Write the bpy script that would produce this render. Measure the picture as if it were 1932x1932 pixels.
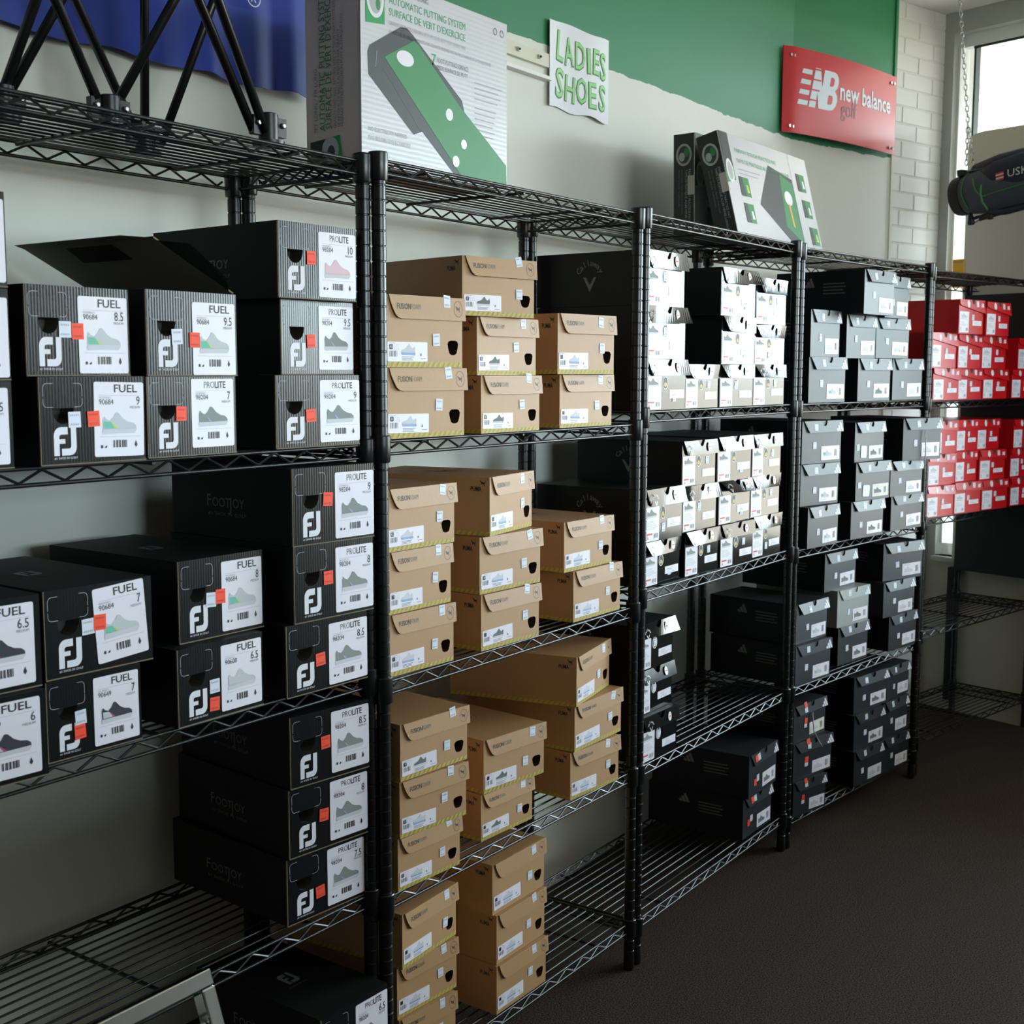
import bpy, math, random
from mathutils import Matrix, Vector
random.seed(7)
R = math.radians
scene = bpy.context.scene
col = scene.collection
for o in list(bpy.data.objects):
    bpy.data.objects.remove(o)

# ------------------------------------------------------------------ camera
cam_d = bpy.data.cameras.new('camera'); cam = bpy.data.objects.new('camera', cam_d); col.objects.link(cam)
cam_d.sensor_width = 36; cam_d.lens = 36 * 2387.6 / 1932; cam_d.clip_start = .05
cam.matrix_world = (Matrix.Translation((0, 0, 1.4398)) @ Matrix.Rotation(R(-55), 4, 'Z')
                    @ Matrix.Rotation(R(90 - 6.3606), 4, 'X') @ Matrix.Rotation(.0017, 4, 'Z'))
cam_d.dof.use_dof = True; cam_d.dof.focus_distance = 2.5; cam_d.dof.aperture_fstop = 11
scene.camera = cam

# ------------------------------------------------------------------ sky (bright overcast day, darker ground)
world = bpy.data.worlds.new('daylight'); scene.world = world; world.use_nodes = True
nt = world.node_tree; nt.nodes.clear()
n_out = nt.nodes.new('ShaderNodeOutputWorld'); n_bg = nt.nodes.new('ShaderNodeBackground')
n_tc = nt.nodes.new('ShaderNodeTexCoord'); n_sep = nt.nodes.new('ShaderNodeSeparateXYZ'); n_cr = nt.nodes.new('ShaderNodeValToRGB')
nt.links.new(n_tc.outputs['Generated'], n_sep.inputs[0]); nt.links.new(n_sep.outputs['Z'], n_cr.inputs[0])
n_cr.color_ramp.elements[0].position = 0.0; n_cr.color_ramp.elements[0].color = (.27, .255, .225, 1)
n_cr.color_ramp.elements[1].position = .02; n_cr.color_ramp.elements[1].color = (.74, .90, 1.0, 1)
nt.links.new(n_cr.outputs[0], n_bg.inputs['Color']); n_bg.inputs['Strength'].default_value = 16.0
nt.links.new(n_bg.outputs[0], n_out.inputs[0])
# window wall frame: local x runs along the wall to the right, local y points outdoors
WALL_R = Matrix.Translation((5.36, 1.319, 0)) @ Matrix.Rotation(R(-105.8), 4, 'Z')
portal_d = bpy.data.lights.new('window_daylight', 'AREA'); portal_d.shape = 'RECTANGLE'
portal_d.size = 6.9; portal_d.size_y = 2.15; portal_d.cycles.is_portal = True
portal = bpy.data.objects.new('window_daylight', portal_d); col.objects.link(portal)
portal.matrix_world = WALL_R @ Matrix.Translation((3.16, .10, 1.735)) @ Matrix.Rotation(R(-90), 4, 'X')

front_d = portal_d.copy(); front_d.size = 4.5; front_d.size_y = 2.0
portal2 = bpy.data.objects.new('added_window_daylight', front_d); col.objects.link(portal2)  # daylight portal for the added front window out of view
portal2.matrix_world = Matrix.Translation((.85, -6.56, 1.7)) @ Matrix.Rotation(R(90), 4, 'X')

vs = scene.view_settings
vs.view_transform = 'Standard'; vs.look = 'None'; vs.gamma = 1; vs.use_curve_mapping = False; vs.exposure = 0.55

# ------------------------------------------------------------------ materials
def lin(c):
    return tuple((v / 12.92 if v <= .04045 else ((v + .055) / 1.055) ** 2.4) for v in c)
def rgb(r, g, b): return lin((r / 255, g / 255, b / 255))
M = {}
def mat(name, c, rough=.6, metal=0, spec=.5, coat=0, bump=None, mottle=None, emit=None):
    """bump: (kind, scale, strength, axis); mottle: (scale, amount)"""
    m = bpy.data.materials.new(name); m.use_nodes = True; n = m.node_tree.nodes; l = m.node_tree.links
    p = n['Principled BSDF']; p.inputs['Base Color'].default_value = (*c, 1); p.inputs['Roughness'].default_value = rough
    p.inputs['Metallic'].default_value = metal; p.inputs['Specular IOR Level'].default_value = spec
    p.inputs['Coat Weight'].default_value = coat; p.inputs['Coat Roughness'].default_value = .12
    tc = n.new('ShaderNodeTexCoord')
    if mottle:
        nz = n.new('ShaderNodeTexNoise'); nz.inputs['Scale'].default_value = mottle[0]; nz.inputs['Detail'].default_value = 5
        l.new(tc.outputs['Object'], nz.inputs['Vector'])
        mx = n.new('ShaderNodeMix'); mx.data_type = 'RGBA'
        a = mottle[1]
        mx.inputs['A'].default_value = (*[v * (1 - a) for v in c], 1); mx.inputs['B'].default_value = (*[min(1, v * (1 + a)) for v in c], 1)
        l.new(nz.outputs['Fac'], mx.inputs['Factor']); l.new(mx.outputs['Result'], p.inputs['Base Color'])
    if bump:
        k, sc, st, ax = bump
        if k == 'wave':
            t = n.new('ShaderNodeTexWave'); t.wave_type = 'BANDS'; t.bands_direction = ax
            t.inputs['Distortion'].default_value = .4; t.inputs['Detail'].default_value = 1
        else:
            t = n.new('ShaderNodeTexNoise'); t.inputs['Detail'].default_value = 6
        t.inputs['Scale'].default_value = sc; l.new(tc.outputs['Object'], t.inputs['Vector'])
        b = n.new('ShaderNodeBump'); b.inputs['Strength'].default_value = st; b.inputs['Distance'].default_value = .002
        l.new(t.outputs['Fac'], b.inputs['Height']); l.new(b.outputs['Normal'], p.inputs['Normal'])
    M[name] = m
    return m
mat('wire_black', (.006, .0065, .007), .32, 0, .5)
mat('post_black', (.006, .0065, .007), .28, 0, .5)
mat('truss_black', (.006, .006, .006), .3, 0, .5)
mat('steel', (.6, .6, .6), .25, 1)
mat('chrome', (.88, .9, .92), .06, 1)
mat('wall_white', rgb(214, 214, 203), .55, 0, .3, bump=('noise', 60, .06, 'X'), mottle=(3, .02))
mat('wall_lower', rgb(190, 184, 168), .6, 0, .3, mottle=(3, .04))
mat('brick_white', rgb(212, 212, 207), .55, 0, .4, bump=('noise', 90, .25, 'X'))
mat('mortar', rgb(206, 206, 200), .8)
mat('ceiling_white', rgb(225, 225, 222), .8)
mat('room_dark', rgb(118, 112, 104), .8)
mat('trim_green', rgb(44, 128, 84), .5)
mat('frame_white', rgb(230, 232, 230), .4)
mat('frame_grey', rgb(176, 178, 174), .45)
mat('gasket', rgb(30, 52, 48), .5)
mat('cream_board', rgb(206, 203, 190), .7, mottle=(4, .03))
mat('black_board', (.006, .006, .008), .7)
mat('yellow', rgb(226, 172, 40), .5)
mat('paper', rgb(232, 234, 240), .6)
mat('label_white', rgb(234, 228, 238), .38)
mat('label_cream', rgb(222, 220, 210), .5)
mat('sticker_white', rgb(220, 224, 238), .5)
mat('sticker_orange', rgb(255, 72, 30), .55)
mat('ink', (.012, .012, .016), .5)
mat('ink_grey', rgb(120, 120, 126), .6)
mat('ink_pale', rgb(176, 176, 184), .6)
mat('ink_white', rgb(225, 222, 230), .5)
mat('ink_faint', (.13, .125, .115), .5)
mat('ink_red', rgb(206, 60, 52), .5)
mat('fj_black', (.0065, .0068, .0075), .22, 0, .5, coat=.0, bump=('wave', 62, .05, 'X'))
mat('fj_side', (.0055, .0055, .0052), .6, 0, .22)
mat('fj_inside', rgb(70, 66, 60), .7); mat('lid_inside', rgb(150, 146, 140), .7)
mat('board_edge', rgb(120, 104, 86), .8)
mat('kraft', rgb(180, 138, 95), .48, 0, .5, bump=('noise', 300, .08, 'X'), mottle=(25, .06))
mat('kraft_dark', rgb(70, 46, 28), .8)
mat('hem_yellow', rgb(186, 178, 62), .6)
mat('puma_ink', (.03, .03, .028), .5)
mat('puma_ink2', rgb(128, 116, 100), .5)
mat('cal_black', (.006, .0065, .008), .12, 0, .6, bump=('noise', 14, .10, 'X'))
mat('cal_print', rgb(196, 190, 186), .4)
mat('cal_side', (.0055, .0055, .0055), .5, 0, .35)
mat('cal_print_dim', (.2, .19, .18), .5)
mat('oval_white', rgb(232, 224, 218), .5)
mat('gold', rgb(196, 172, 40), .5)
mat('adi_navy', (.014, .016, .021), .42, 0, .45)
mat('adi_pale', rgb(150, 152, 146), .45, 0, .45)
mat('adi_white', rgb(220, 220, 228), .5)
mat('adi_side', (.006, .006, .008), .6, 0, .3)
mat('nb_red', rgb(204, 22, 30), .3, 0, .5)
mat('nb_white', rgb(235, 232, 232), .5)
mat('shoe_grey', rgb(132, 137, 134), .6); mat('shoe_pale', rgb(196, 196, 202), .6); mat('shoe_green', rgb(108, 190, 164), .6)
mat('shoe_yellow', rgb(196, 214, 70), .6); mat('shoe_navy', rgb(38, 40, 58), .6); mat('shoe_sole', rgb(206, 204, 212), .6)
mat('shoe_purple', rgb(172, 156, 204), .6); mat('shoe_pink', rgb(196, 60, 120), .6); mat('shoe_dark', rgb(96, 104, 104), .6); mat('shoe_blue', rgb(150, 172, 214), .6)
mat('shoe_rose', rgb(226, 190, 200), .6)
mat("banner_blue", rgb(24, 54, 150), .5, 0, .4)
mat('print_green', rgb(62, 160, 112), .5); mat('print_green2', rgb(20, 150, 80), .5); mat('mat_green', rgb(42, 132, 74), .5); mat('mat_dark', rgb(52, 60, 58), .5)
mat('carton_white', rgb(208, 207, 212), .3, 0, .5, bump=('wave', 36, .05, 'Z'))
mat('carton_side', rgb(204, 190, 186), .6)
mat('carton_black', (.016, .016, .015), .5)
mat('globe', rgb(176, 180, 178), .5)
mat('sign_red', rgb(206, 34, 44), .28, 0, .5)
mat('sign_white', rgb(214, 222, 230), .4); mat('sign_dark', rgb(96, 44, 48), .4)
mat('letter_fill', rgb(150, 216, 140), .6); mat('letter_edge', rgb(84, 140, 88), .6)
mat('bag_navy', rgb(30, 36, 56), .7); mat('bag_grey', rgb(72, 78, 90), .7); mat('bag_dark', rgb(24, 28, 32), .6); mat('bag_green', rgb(60, 128, 66), .6)
mat('lace', rgb(200, 196, 200), .8)
mat('rail_beige', rgb(214, 208, 190), .5); mat('rail_white', rgb(228, 228, 224), .4)

def paint_wall_mat():
    m = mat('wall_paint', rgb(216, 217, 208), .5, 0, .35)
    n = m.node_tree.nodes; l = m.node_tree.links; p = n['Principled BSDF']
    g = n.new('ShaderNodeNewGeometry'); s = n.new('ShaderNodeSeparateXYZ'); l.new(g.outputs['Position'], s.inputs[0])
    nz = n.new('ShaderNodeTexNoise'); nz.inputs['Scale'].default_value = 16; nz.inputs['Detail'].default_value = 3
    l.new(g.outputs['Position'], nz.inputs['Vector'])
    ma = n.new('ShaderNodeMath'); ma.operation = 'MULTIPLY_ADD'; ma.inputs[1].default_value = .022; l.new(nz.outputs['Fac'], ma.inputs[0]); l.new(s.outputs['Z'], ma.inputs[2])
    gt = n.new('ShaderNodeMath'); gt.operation = 'GREATER_THAN'; gt.inputs[1].default_value = 2.291; l.new(ma.outputs[0], gt.inputs[0])
    mx = n.new('ShaderNodeMix'); mx.data_type = 'RGBA'; mx.inputs['A'].default_value = (*rgb(216, 217, 208), 1); mx.inputs['B'].default_value = (*rgb(44, 128, 84), 1)
    l.new(gt.outputs[0], mx.inputs['Factor']); l.new(mx.outputs['Result'], p.inputs['Base Color'])
paint_wall_mat()
def carpet_mat():
    m = mat('carpet', rgb(74, 66, 62), .95, 0, .1)
    n = m.node_tree.nodes; l = m.node_tree.links; p = n['Principled BSDF']
    g = n.new('ShaderNodeNewGeometry')
    a = n.new('ShaderNodeTexNoise'); a.inputs['Scale'].default_value = 260; a.inputs['Detail'].default_value = 3; l.new(g.outputs['Position'], a.inputs['Vector'])
    c = n.new('ShaderNodeValToRGB'); c.color_ramp.elements[0].position = .35; c.color_ramp.elements[0].color = (*rgb(36, 32, 31), 1)
    c.color_ramp.elements[1].position = .68; c.color_ramp.elements[1].color = (*rgb(88, 75, 68), 1)
    l.new(a.outputs['Fac'], c.inputs[0]); l.new(c.outputs[0], p.inputs['Base Color'])
    b = n.new('ShaderNodeBump'); b.inputs['Strength'].default_value = .5; b.inputs['Distance'].default_value = .004; l.new(a.outputs['Fac'], b.inputs['Height']); l.new(b.outputs[0], p.inputs['Normal'])
carpet_mat()
def glass_mat():
    m = bpy.data.materials.new('window_glass'); m.use_nodes = True; n = m.node_tree.nodes; l = m.node_tree.links; n.clear()
    o = n.new('ShaderNodeOutputMaterial'); t = n.new('ShaderNodeBsdfTransparent'); t.inputs[0].default_value = (.97, .99, .98, 1)
    g = n.new('ShaderNodeBsdfGlossy'); g.inputs['Roughness'].default_value = .02; x = n.new('ShaderNodeMixShader'); x.inputs[0].default_value = .05
    l.new(t.outputs[0], x.inputs[1]); l.new(g.outputs[0], x.inputs[2]); l.new(x.outputs[0], o.inputs[0]); M['window_glass'] = m
glass_mat()

# ------------------------------------------------------------------ geometry helpers
class MB:
    def __init__(s): s.v = []; s.f = []; s.m = []; s.mats = []
    def mi(s, name):
        if name not in s.mats: s.mats.append(name)
        return s.mats.index(name)
    def add(s, vs, fs, mname):
        k = len(s.v); i = s.mi(mname); s.v += [tuple(v) for v in vs]
        for f in fs: s.f.append([k + j for j in f]); s.m.append(i)
        return s
    def box(s, x0, x1, y0, y1, z0, z1, m):
        return s.add([(x0, y0, z0), (x1, y0, z0), (x1, y1, z0), (x0, y1, z0), (x0, y0, z1), (x1, y0, z1), (x1, y1, z1), (x0, y1, z1)],
                     [(0, 3, 2, 1), (4, 5, 6, 7), (0, 1, 5, 4), (1, 2, 6, 5), (2, 3, 7, 6), (3, 0, 4, 7)], m)
    def flat(s, pts, mp, m, faces=None):
        return s.add([mp(*p) for p in pts], faces or [list(range(len(pts)))], m)
    def prism(s, pts, y0, y1, m, m_side=None):
        """outline (x,z), counter-clockwise seen from -y; extruded y0 (front) to y1 (back)"""
        n = len(pts)
        s.add([(x, y0, z) for x, z in pts], [list(range(n))], m)
        s.add([(x, y1, z) for x, z in pts], [list(range(n))[::-1]], m_side or m)
        vs = [(x, y0, z) for x, z in pts] + [(x, y1, z) for x, z in pts]
        return s.add(vs, [(i, n + i, n + (i + 1) % n, (i + 1) % n) for i in range(n)], m_side or m)
    def tube(s, path, r, m, seg=8, cap=True, closed=False):
        P = [Vector(p) for p in path]; n = len(P); rings = []; up = None
        for i in range(n):
            a = P[i - 1] if (i or closed) else P[i]; b = P[(i + 1) % n] if (i < n - 1 or closed) else P[i]
            t = (b - a).normalized()
            if up is None: up = Vector((0, 0, 1)) if abs(t.z) < .9 else Vector((1, 0, 0))
            u = t.cross(up).normalized(); w = u.cross(t).normalized(); up = w
            rr = r[i] if isinstance(r, (list, tuple)) else r
            rings.append([P[i] + rr * (math.cos(2 * math.pi * k / seg) * u + math.sin(2 * math.pi * k / seg) * w) for k in range(seg)])
        vs = [p for q in rings for p in q]; fs = []
        for i in range(n if closed else n - 1):
            j = (i + 1) % n
            for k in range(seg): fs.append((i * seg + k, i * seg + (k + 1) % seg, j * seg + (k + 1) % seg, j * seg + k))
        if cap and not closed: fs += [list(range(seg))[::-1], [(n - 1) * seg + k for k in range(seg)]]
        return s.add(vs, fs, m)
    def lathe(s, prof, m, seg=14, axis='Z', cap=True, sx=1, sy=1):
        """prof: (radius, height)"""
        vs = []; fs = []
        for r, h in prof:
            for k in range(seg):
                a = 2 * math.pi * k / seg; c, d = r * math.cos(a) * sx, r * math.sin(a) * sy
                vs.append((c, d, h) if axis == 'Z' else (h, c, d))
        n = len(prof)
        for i in range(n - 1):
            for k in range(seg): fs.append((i * seg + k, i * seg + (k + 1) % seg, (i + 1) * seg + (k + 1) % seg, (i + 1) * seg + k))
        if cap: fs += [list(range(seg))[::-1], [(n - 1) * seg + k for k in range(seg)]]
        return s.add(vs, fs, m)
    def mesh(s, name, smooth=False):
        me = bpy.data.meshes.new(name); me.from_pydata(s.v, [], s.f)
        for k in s.mats: me.materials.append(M[k])
        me.polygons.foreach_set('material_index', s.m)
        if smooth: me.polygons.foreach_set('use_smooth', [True] * len(s.f))
        me.update(); return me
    def build(s, name, parent=None, smooth=False): return link(name, s.mesh(name, smooth), parent)

def link(name, me, parent=None, loc=None, rot=None):
    o = bpy.data.objects.new(name, me); col.objects.link(o)
    if parent is not None: o.parent = parent
    if loc: o.location = loc
    if rot: o.rotation_euler = rot
    return o
def tag(o, label, cat, group=None):
    o['label'] = label; o['category'] = cat
    if group: o['group'] = group
    return o
def thing(name, label, cat, mw=None, group=None):
    o = link(name, None)
    if mw is not None: o.matrix_world = mw
    return tag(o, label, cat, group)
def struct(o): o['kind'] = 'structure'; return o
def smooth_by_angle(me, deg=40):
    me.polygons.foreach_set('use_smooth', [True] * len(me.polygons)); me.set_sharp_from_angle(angle=R(deg)); return me

# text as flat polygons, cached; returns (verts2d, faces, width)
_tc = {}
def text(string, size=1.0, bold=0.0, wide=1.0, shear=0, align='LEFT', space=1.0):
    key = (string, bold, shear, space)
    if key not in _tc:
        c = bpy.data.curves.new('text', 'FONT'); c.body = string; c.size = 1; c.offset = bold; c.resolution_u = 2; c.shear = shear; c.space_character = space
        o = bpy.data.objects.new('text', c); col.objects.link(o); bpy.context.view_layer.update()
        me = bpy.data.meshes.new_from_object(o.evaluated_get(bpy.context.evaluated_depsgraph_get()))
        vs = [(v.co.x, v.co.y) for v in me.vertices]; fs = [list(p.vertices) for p in me.polygons]
        bpy.data.objects.remove(o); bpy.data.curves.remove(c); bpy.data.meshes.remove(me)
        x0 = min(v[0] for v in vs); x1 = max(v[0] for v in vs)
        _tc[key] = ([(x - x0, y) for x, y in vs], fs, x1 - x0)
    vs, fs, w = _tc[key]; w *= size * wide
    off = {'LEFT': 0, 'CENTER': -w / 2, 'RIGHT': -w}[align]
    return [(x * size * wide + off, y * size) for x, y in vs], fs, w
def put(mb, string, x, z, mp, m, size, fit=None, **k):
    """lettering whose baseline starts at (x, z); fit = exact width"""
    if fit:
        _, _, w = text(string, size, **{a: b for a, b in k.items() if a != 'align'}); k['wide'] = fit / w
    vs, fs, w = text(string, size, **k)
    mb.add([mp(x + a, z + b) for a, b in vs], fs, m)
def arc(cx, cy, r, a0, a1, n=8, ry=None):
    ry = ry or r
    return [(cx + r * math.cos(R(a0 + (a1 - a0) * i / n)), cy + ry * math.sin(R(a0 + (a1 - a0) * i / n))) for i in range(n + 1)]
def rrect(x0, x1, z0, z1, r):
    return arc(x1 - r, z0 + r, r, -90, 0, 3) + arc(x1 - r, z1 - r, r, 0, 90, 3) + arc(x0 + r, z1 - r, r, 90, 180, 3) + arc(x0 + r, z0 + r, r, 180, 270, 3)
def ring(mb, cx, cz, r, ry, wd, mp, m, n=24):
    o = [(cx + r * math.cos(2 * math.pi * i / n), cz + ry * math.sin(2 * math.pi * i / n)) for i in range(n)]
    q = [(cx + (r - wd) * math.cos(2 * math.pi * i / n), cz + (ry - wd) * math.sin(2 * math.pi * i / n)) for i in range(n)]
    mb.add([mp(*p) for p in o + q], [(i, (i + 1) % n, n + (i + 1) % n, n + i) for i in range(n)], m)
def stroke(mb, pts, wd, mp, m):
    for (x0, z0), (x1, z1) in zip(pts, pts[1:]):
        L = math.hypot(x1 - x0, z1 - z0) or 1e-6; nx, nz = -(z1 - z0) / L * wd / 2, (x1 - x0) / L * wd / 2
        mb.flat([(x0 - nx, z0 - nz), (x1 - nx, z1 - nz), (x1 + nx, z1 + nz), (x0 + nx, z0 + nz)], mp, m)
front = lambda e: (lambda x, z: (x, -e, z))
def side(e, yc): return lambda u, v: (-e, yc - u, v)

# ------------------------------------------------------------------ the room
CEIL = 2.9
def wall_strip(name, pts, z0, z1, th, m):
    """pts: plan polyline of the room face; th: thickness behind it (to the left of travel)"""
    b = MB(); n = len(pts); off = []
    for i, p in enumerate(pts):
        a = Vector(pts[max(0, i - 1)]); c = Vector(pts[min(n - 1, i + 1)]); t = (c - a).normalized(); off.append((p[0] - t.y * th, p[1] + t.x * th))
    vs = [(x, y, z) for z in (z0, z1) for x, y in list(pts) + off]; N = 2 * n
    fs = []
    loop = list(range(n)) + list(range(2 * n - 1, n - 1, -1))
    for i in range(N): a, c = loop[i], loop[(i + 1) % N]; fs.append((a, c, N + c, N + a))
    fs += [loop[::-1], [N + k for k in loop]]
    b.add(vs, fs, m); return struct(b.build(name))
fl = MB(); fl.box(-5.6, 8.2, -6.6, 2.2, -.1, 0, 'carpet'); struct(fl.build('floor'))
ce = MB(); ce.box(-5.6, 8.2, -6.6, 2.2, CEIL, CEIL + .1, 'ceiling_white'); struct(ce.build('ceiling'))
wall_strip('wall_back', [(-5.5, 1.88), (4.45, 1.88), (5.094, 1.724)], 0, CEIL, .12, 'wall_paint')
wall_strip('wall_left', [(-5.5, -6.5), (-5.5, 1.88)], 0, CEIL, .1, 'room_dark')
b = MB(); b.box(-5.6, 8.2, -6.6, -6.5, 0, .7, 'room_dark'); b.box(-5.6, 8.2, -6.6, -6.5, 2.7, CEIL, 'room_dark'); b.box(-5.6, -1.4, -6.6, -6.5, .7, 2.7, 'room_dark'); b.box(3.1, 8.2, -6.6, -6.5, .7, 2.7, 'room_dark')
struct(b.build('wall_front'))
b = MB(); b.box(-1.4, 3.1, -6.57, -6.52, .7, .74, 'frame_white'); b.box(-1.4, 3.1, -6.57, -6.52, 2.66, 2.7, 'frame_white'); win2 = struct(b.build('added_window'))  # added window, out of view, to light the shelves from the front
for x0, x1 in ((-1.4, .1), (.1, 1.6), (1.6, 3.1)):
    b = MB(); b.box(x0 + .05, x1, -6.55, -6.545, .74, 2.66, 'window_glass'); b.build('pane', win2)
    b = MB(); b.box(x0, x0 + .05, -6.57, -6.52, .74, 2.66, 'frame_white'); b.build('mullion', win2)
# added half-height blocker, out of view, shading the lower shelves like shop racks
b = MB(); b.box(-3.6, 3.9, -1.65, -1.20, 0, 1.36, 'room_dark'); struct(b.build('shade_blocker'))
# corner trim on the panelled wall's end
ct = MB(); ct.box(0, .016, -.006, .03, 0, 2.30, 'wall_white'); ct.box(0, .016, -.006, .03, 2.30, CEIL, 'trim_green')
o = ct.build('trim_1'); o.matrix_world = Matrix.Translation((5.084, 1.7265, 0)) @ Matrix.Rotation(R(-15.8), 4, 'Z'); struct(o)

# painted brick wall between the panel and the window
BW = Matrix.Translation((5.10, 1.738, 0)) @ Matrix.Rotation(R(-15.8), 4, 'Z')
BL = .372
bw = MB(); bw.box(-.02, BL + .05, .0022, .12, 0, CEIL, 'mortar'); wb = bw.build('wall_brick'); wb.matrix_world = BW; struct(wb)
_bm = {}
def brick_mesh(L):
    L = round(L, 3)
    if L not in _bm:
        h, e = .0615, .0022
        b = MB(); b.add([(0, .0022, 0), (L, .0022, 0), (L, .0022, h), (0, .0022, h), (e, 0, e), (L - e, 0, e), (L - e, 0, h - e), (e, 0, h - e)],
                        [(4, 5, 6, 7), (0, 1, 5, 4), (1, 2, 6, 5), (2, 3, 7, 6), (3, 0, 4, 7)], 'brick_white'); _bm[L] = b.mesh('brick')
    return _bm[L]
for c in range(43):
    z = .004 + c * .0675; x = -.02 if c % 2 else -.12
    while x < BL:
        a, d = max(x, -.018), min(x + .196, BL)
        if d - a > .02: link('brick', brick_mesh(d - a), wb, (a, 0, z + 0))
        x += .203

# window wall
SILL, HEAD, T0, T1 = .66, 2.815, -.288, 6.6
ww = MB()
ww.box(-.335, 8.2, 0, .16, 0, SILL, 'wall_lower'); ww.box(-.335, 8.2, 0, .16, HEAD, CEIL, 'frame_grey')
ww.box(-.335, T0, 0, .16, SILL, HEAD, 'frame_grey'); ww.box(T1, 8.2, 0, .16, SILL, HEAD, 'wall_lower')
o = ww.build('wall_right'); o.matrix_world = WALL_R; struct(o)
wf = MB(); wf.box(T0, T1, .05, .10, HEAD - .05, HEAD, 'frame_white'); wf.box(T0, T1, .05, .10, SILL, SILL + .05, 'frame_white')
wf.box(T0, T0 + .012, .03, .10, SILL + .05, HEAD - .05, 'frame_white')
win = wf.build('window_1'); win.matrix_world = WALL_R; struct(win)
g = MB(); g.box(T0 + .055, T0 + .064, .06, .095, SILL + .05, HEAD - .05, 'gasket'); g.box(T0 + .055, T1, .055, .062, HEAD - .06, HEAD - .05, 'gasket'); g.build('gasket', win)
for k, t in enumerate((T0 + .012, 2.0, 4.3)):
    t2 = (2.0, 4.3, T1)[k]
    p = MB(); p.box(t + (.0 if k == 0 else .05), t2, .074, .08, SILL + .05, HEAD - .05, 'window_glass'); p.build('pane', win)
    if k < 2: q = MB(); q.box(t2, t2 + .05, .05, .10, SILL + .05, HEAD - .05, 'frame_white'); q.build('mullion', win)
sl = MB(); sl.box(T0, T1, -.03, .05, SILL - .02, SILL, 'frame_grey'); sl.build('sill', win)
cp = MB(); cp.box(-.205, -.17, -.03, -.002, .05, .62, 'black_board'); o = cp.build('dark_strip'); o.matrix_world = WALL_R; struct(o)  # thin dark upright strip below the sill, near the corner

def in_wall(o, t, y, z, rz=0): o.matrix_world = WALL_R @ Matrix.Translation((t, y, z)) @ Matrix.Rotation(rz, 4, 'Z'); return o
b = MB(); b.prism([(0, .0), (.80, .0), (.80, 1.74), (.30, 1.742), (.05, 1.742), (.012, 1.73), (0, 1.69)], -.006, .006, 'cream_board')
in_wall(tag(b.build('backing_board'), 'tall cream board blocking the lower part of the window', 'board'), -.192, -.018, .66)
b = MB(); b.box(0, .76, -.010, .010, 0, 1.128, 'black_board')
in_wall(tag(b.build('display_board'), 'large black board standing against the window behind the red boxes', 'board'), -.155, -.055, .62)
b = MB(); b.box(0, .05, -.02, .02, 0, .115, 'yellow'); b.box(.002, .048, -.0215, -.02, .1, .108, 'kraft')
in_wall(tag(b.build('yellow_block'), 'small yellow block wedged upright in the bright window gap', 'block'), -.238, -.01, 1.785)
# ------------------------------------------------------------------ wire shelving
W, D = .894, .314
UNITS = {1: (.7490, 1.4650, -.36), 2: (1.6655, 1.4440, .05), 3: (2.5957, 1.4464, .20), 4: (3.5182, 1.4463, -6.38), 5: (4.4421, 1.3505, -11.29)}
SZ = {1: [1.79, 1.312, .908, .506, .23], 2: [1.795, 1.317, .89, .492, .117], 3: [1.80, 1.344, .917, .49, .107],
      4: [1.795, 1.343, .91, .49, .09], 5: [1.787, 1.335, .922, .517, .131]}
prof = [(.0105, 0), (.0135, .004), (.0135, .022), (.0127, .026)]
z = .05
while z < 1.79:
    prof += [(.0127, z - .0018), (.0114, z - .0006), (.0114, z + .0006), (.0127, z + .0018)]; z += .0254
prof += [(.0127, 1.800), (.0118, 1.8035)]
b = MB(); b.lathe(prof, 'post_black', 14); POST = smooth_by_angle(b.mesh('post'), 30)
b = MB(); b.lathe([(.0150, -.036), (.0165, -.033), (.0172, -.004), (.0172, .010), (.0160, .012)], 'post_black', 16); COLLAR = smooth_by_angle(b.mesh('collar'), 30)
b = MB()
for i in range(1, 13):
    y = D * i / 13; b.tube([(.002, y, 0), (W - .002, y, 0)], .0019, 'wire_black', 6)
DECK = smooth_by_angle(b.mesh('shelf'), 60)
def truss(L, n):
    b = MB(); x0 = .018
    b.tube([(x0 - .006, 0, 0), (L - x0 + .006, 0, 0)], .0030, 'wire_black', 8); b.tube([(x0 - .006, 0, -.022), (L - x0 + .006, 0, -.022)], .0030, 'wire_black', 8)
    p = (L - 2 * x0 - .02) / n; pts = []
    for i in range(n):
        x = x0 + .01 + i * p
        if i == 0: pts += [(x, 0, -.011)]
        pts += [(x + p * .28, 0, -.0035), (x + p * .34, 0, -.0035), (x + p * .78, 0, -.0185), (x + p * .84, 0, -.0185)]
    pts.append((L - x0 - .01, 0, -.011))
    b.tube(pts, .0021, 'wire_black', 6)
    return smooth_by_angle(b.mesh('edge_truss'), 50)
TR_L, TR_S = truss(W, 12), truss(D, 4)
b = MB(); b.tube([(0, .006, 0), (0, D - .006, 0)], .0034, 'wire_black', 6); ROD = smooth_by_angle(b.mesh('support_rod'), 60)
UL = {1: 'black wire shelving unit nearest, loaded with black shoe boxes', 2: 'black wire shelving unit holding tan cardboard shoe boxes',
      3: 'black wire shelving unit holding glossy black shoe boxes with oval stickers', 4: 'black wire shelving unit holding dark shoe boxes with three-bar marks',
      5: 'black wire shelving unit with red shoe boxes beside the window'}
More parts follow.
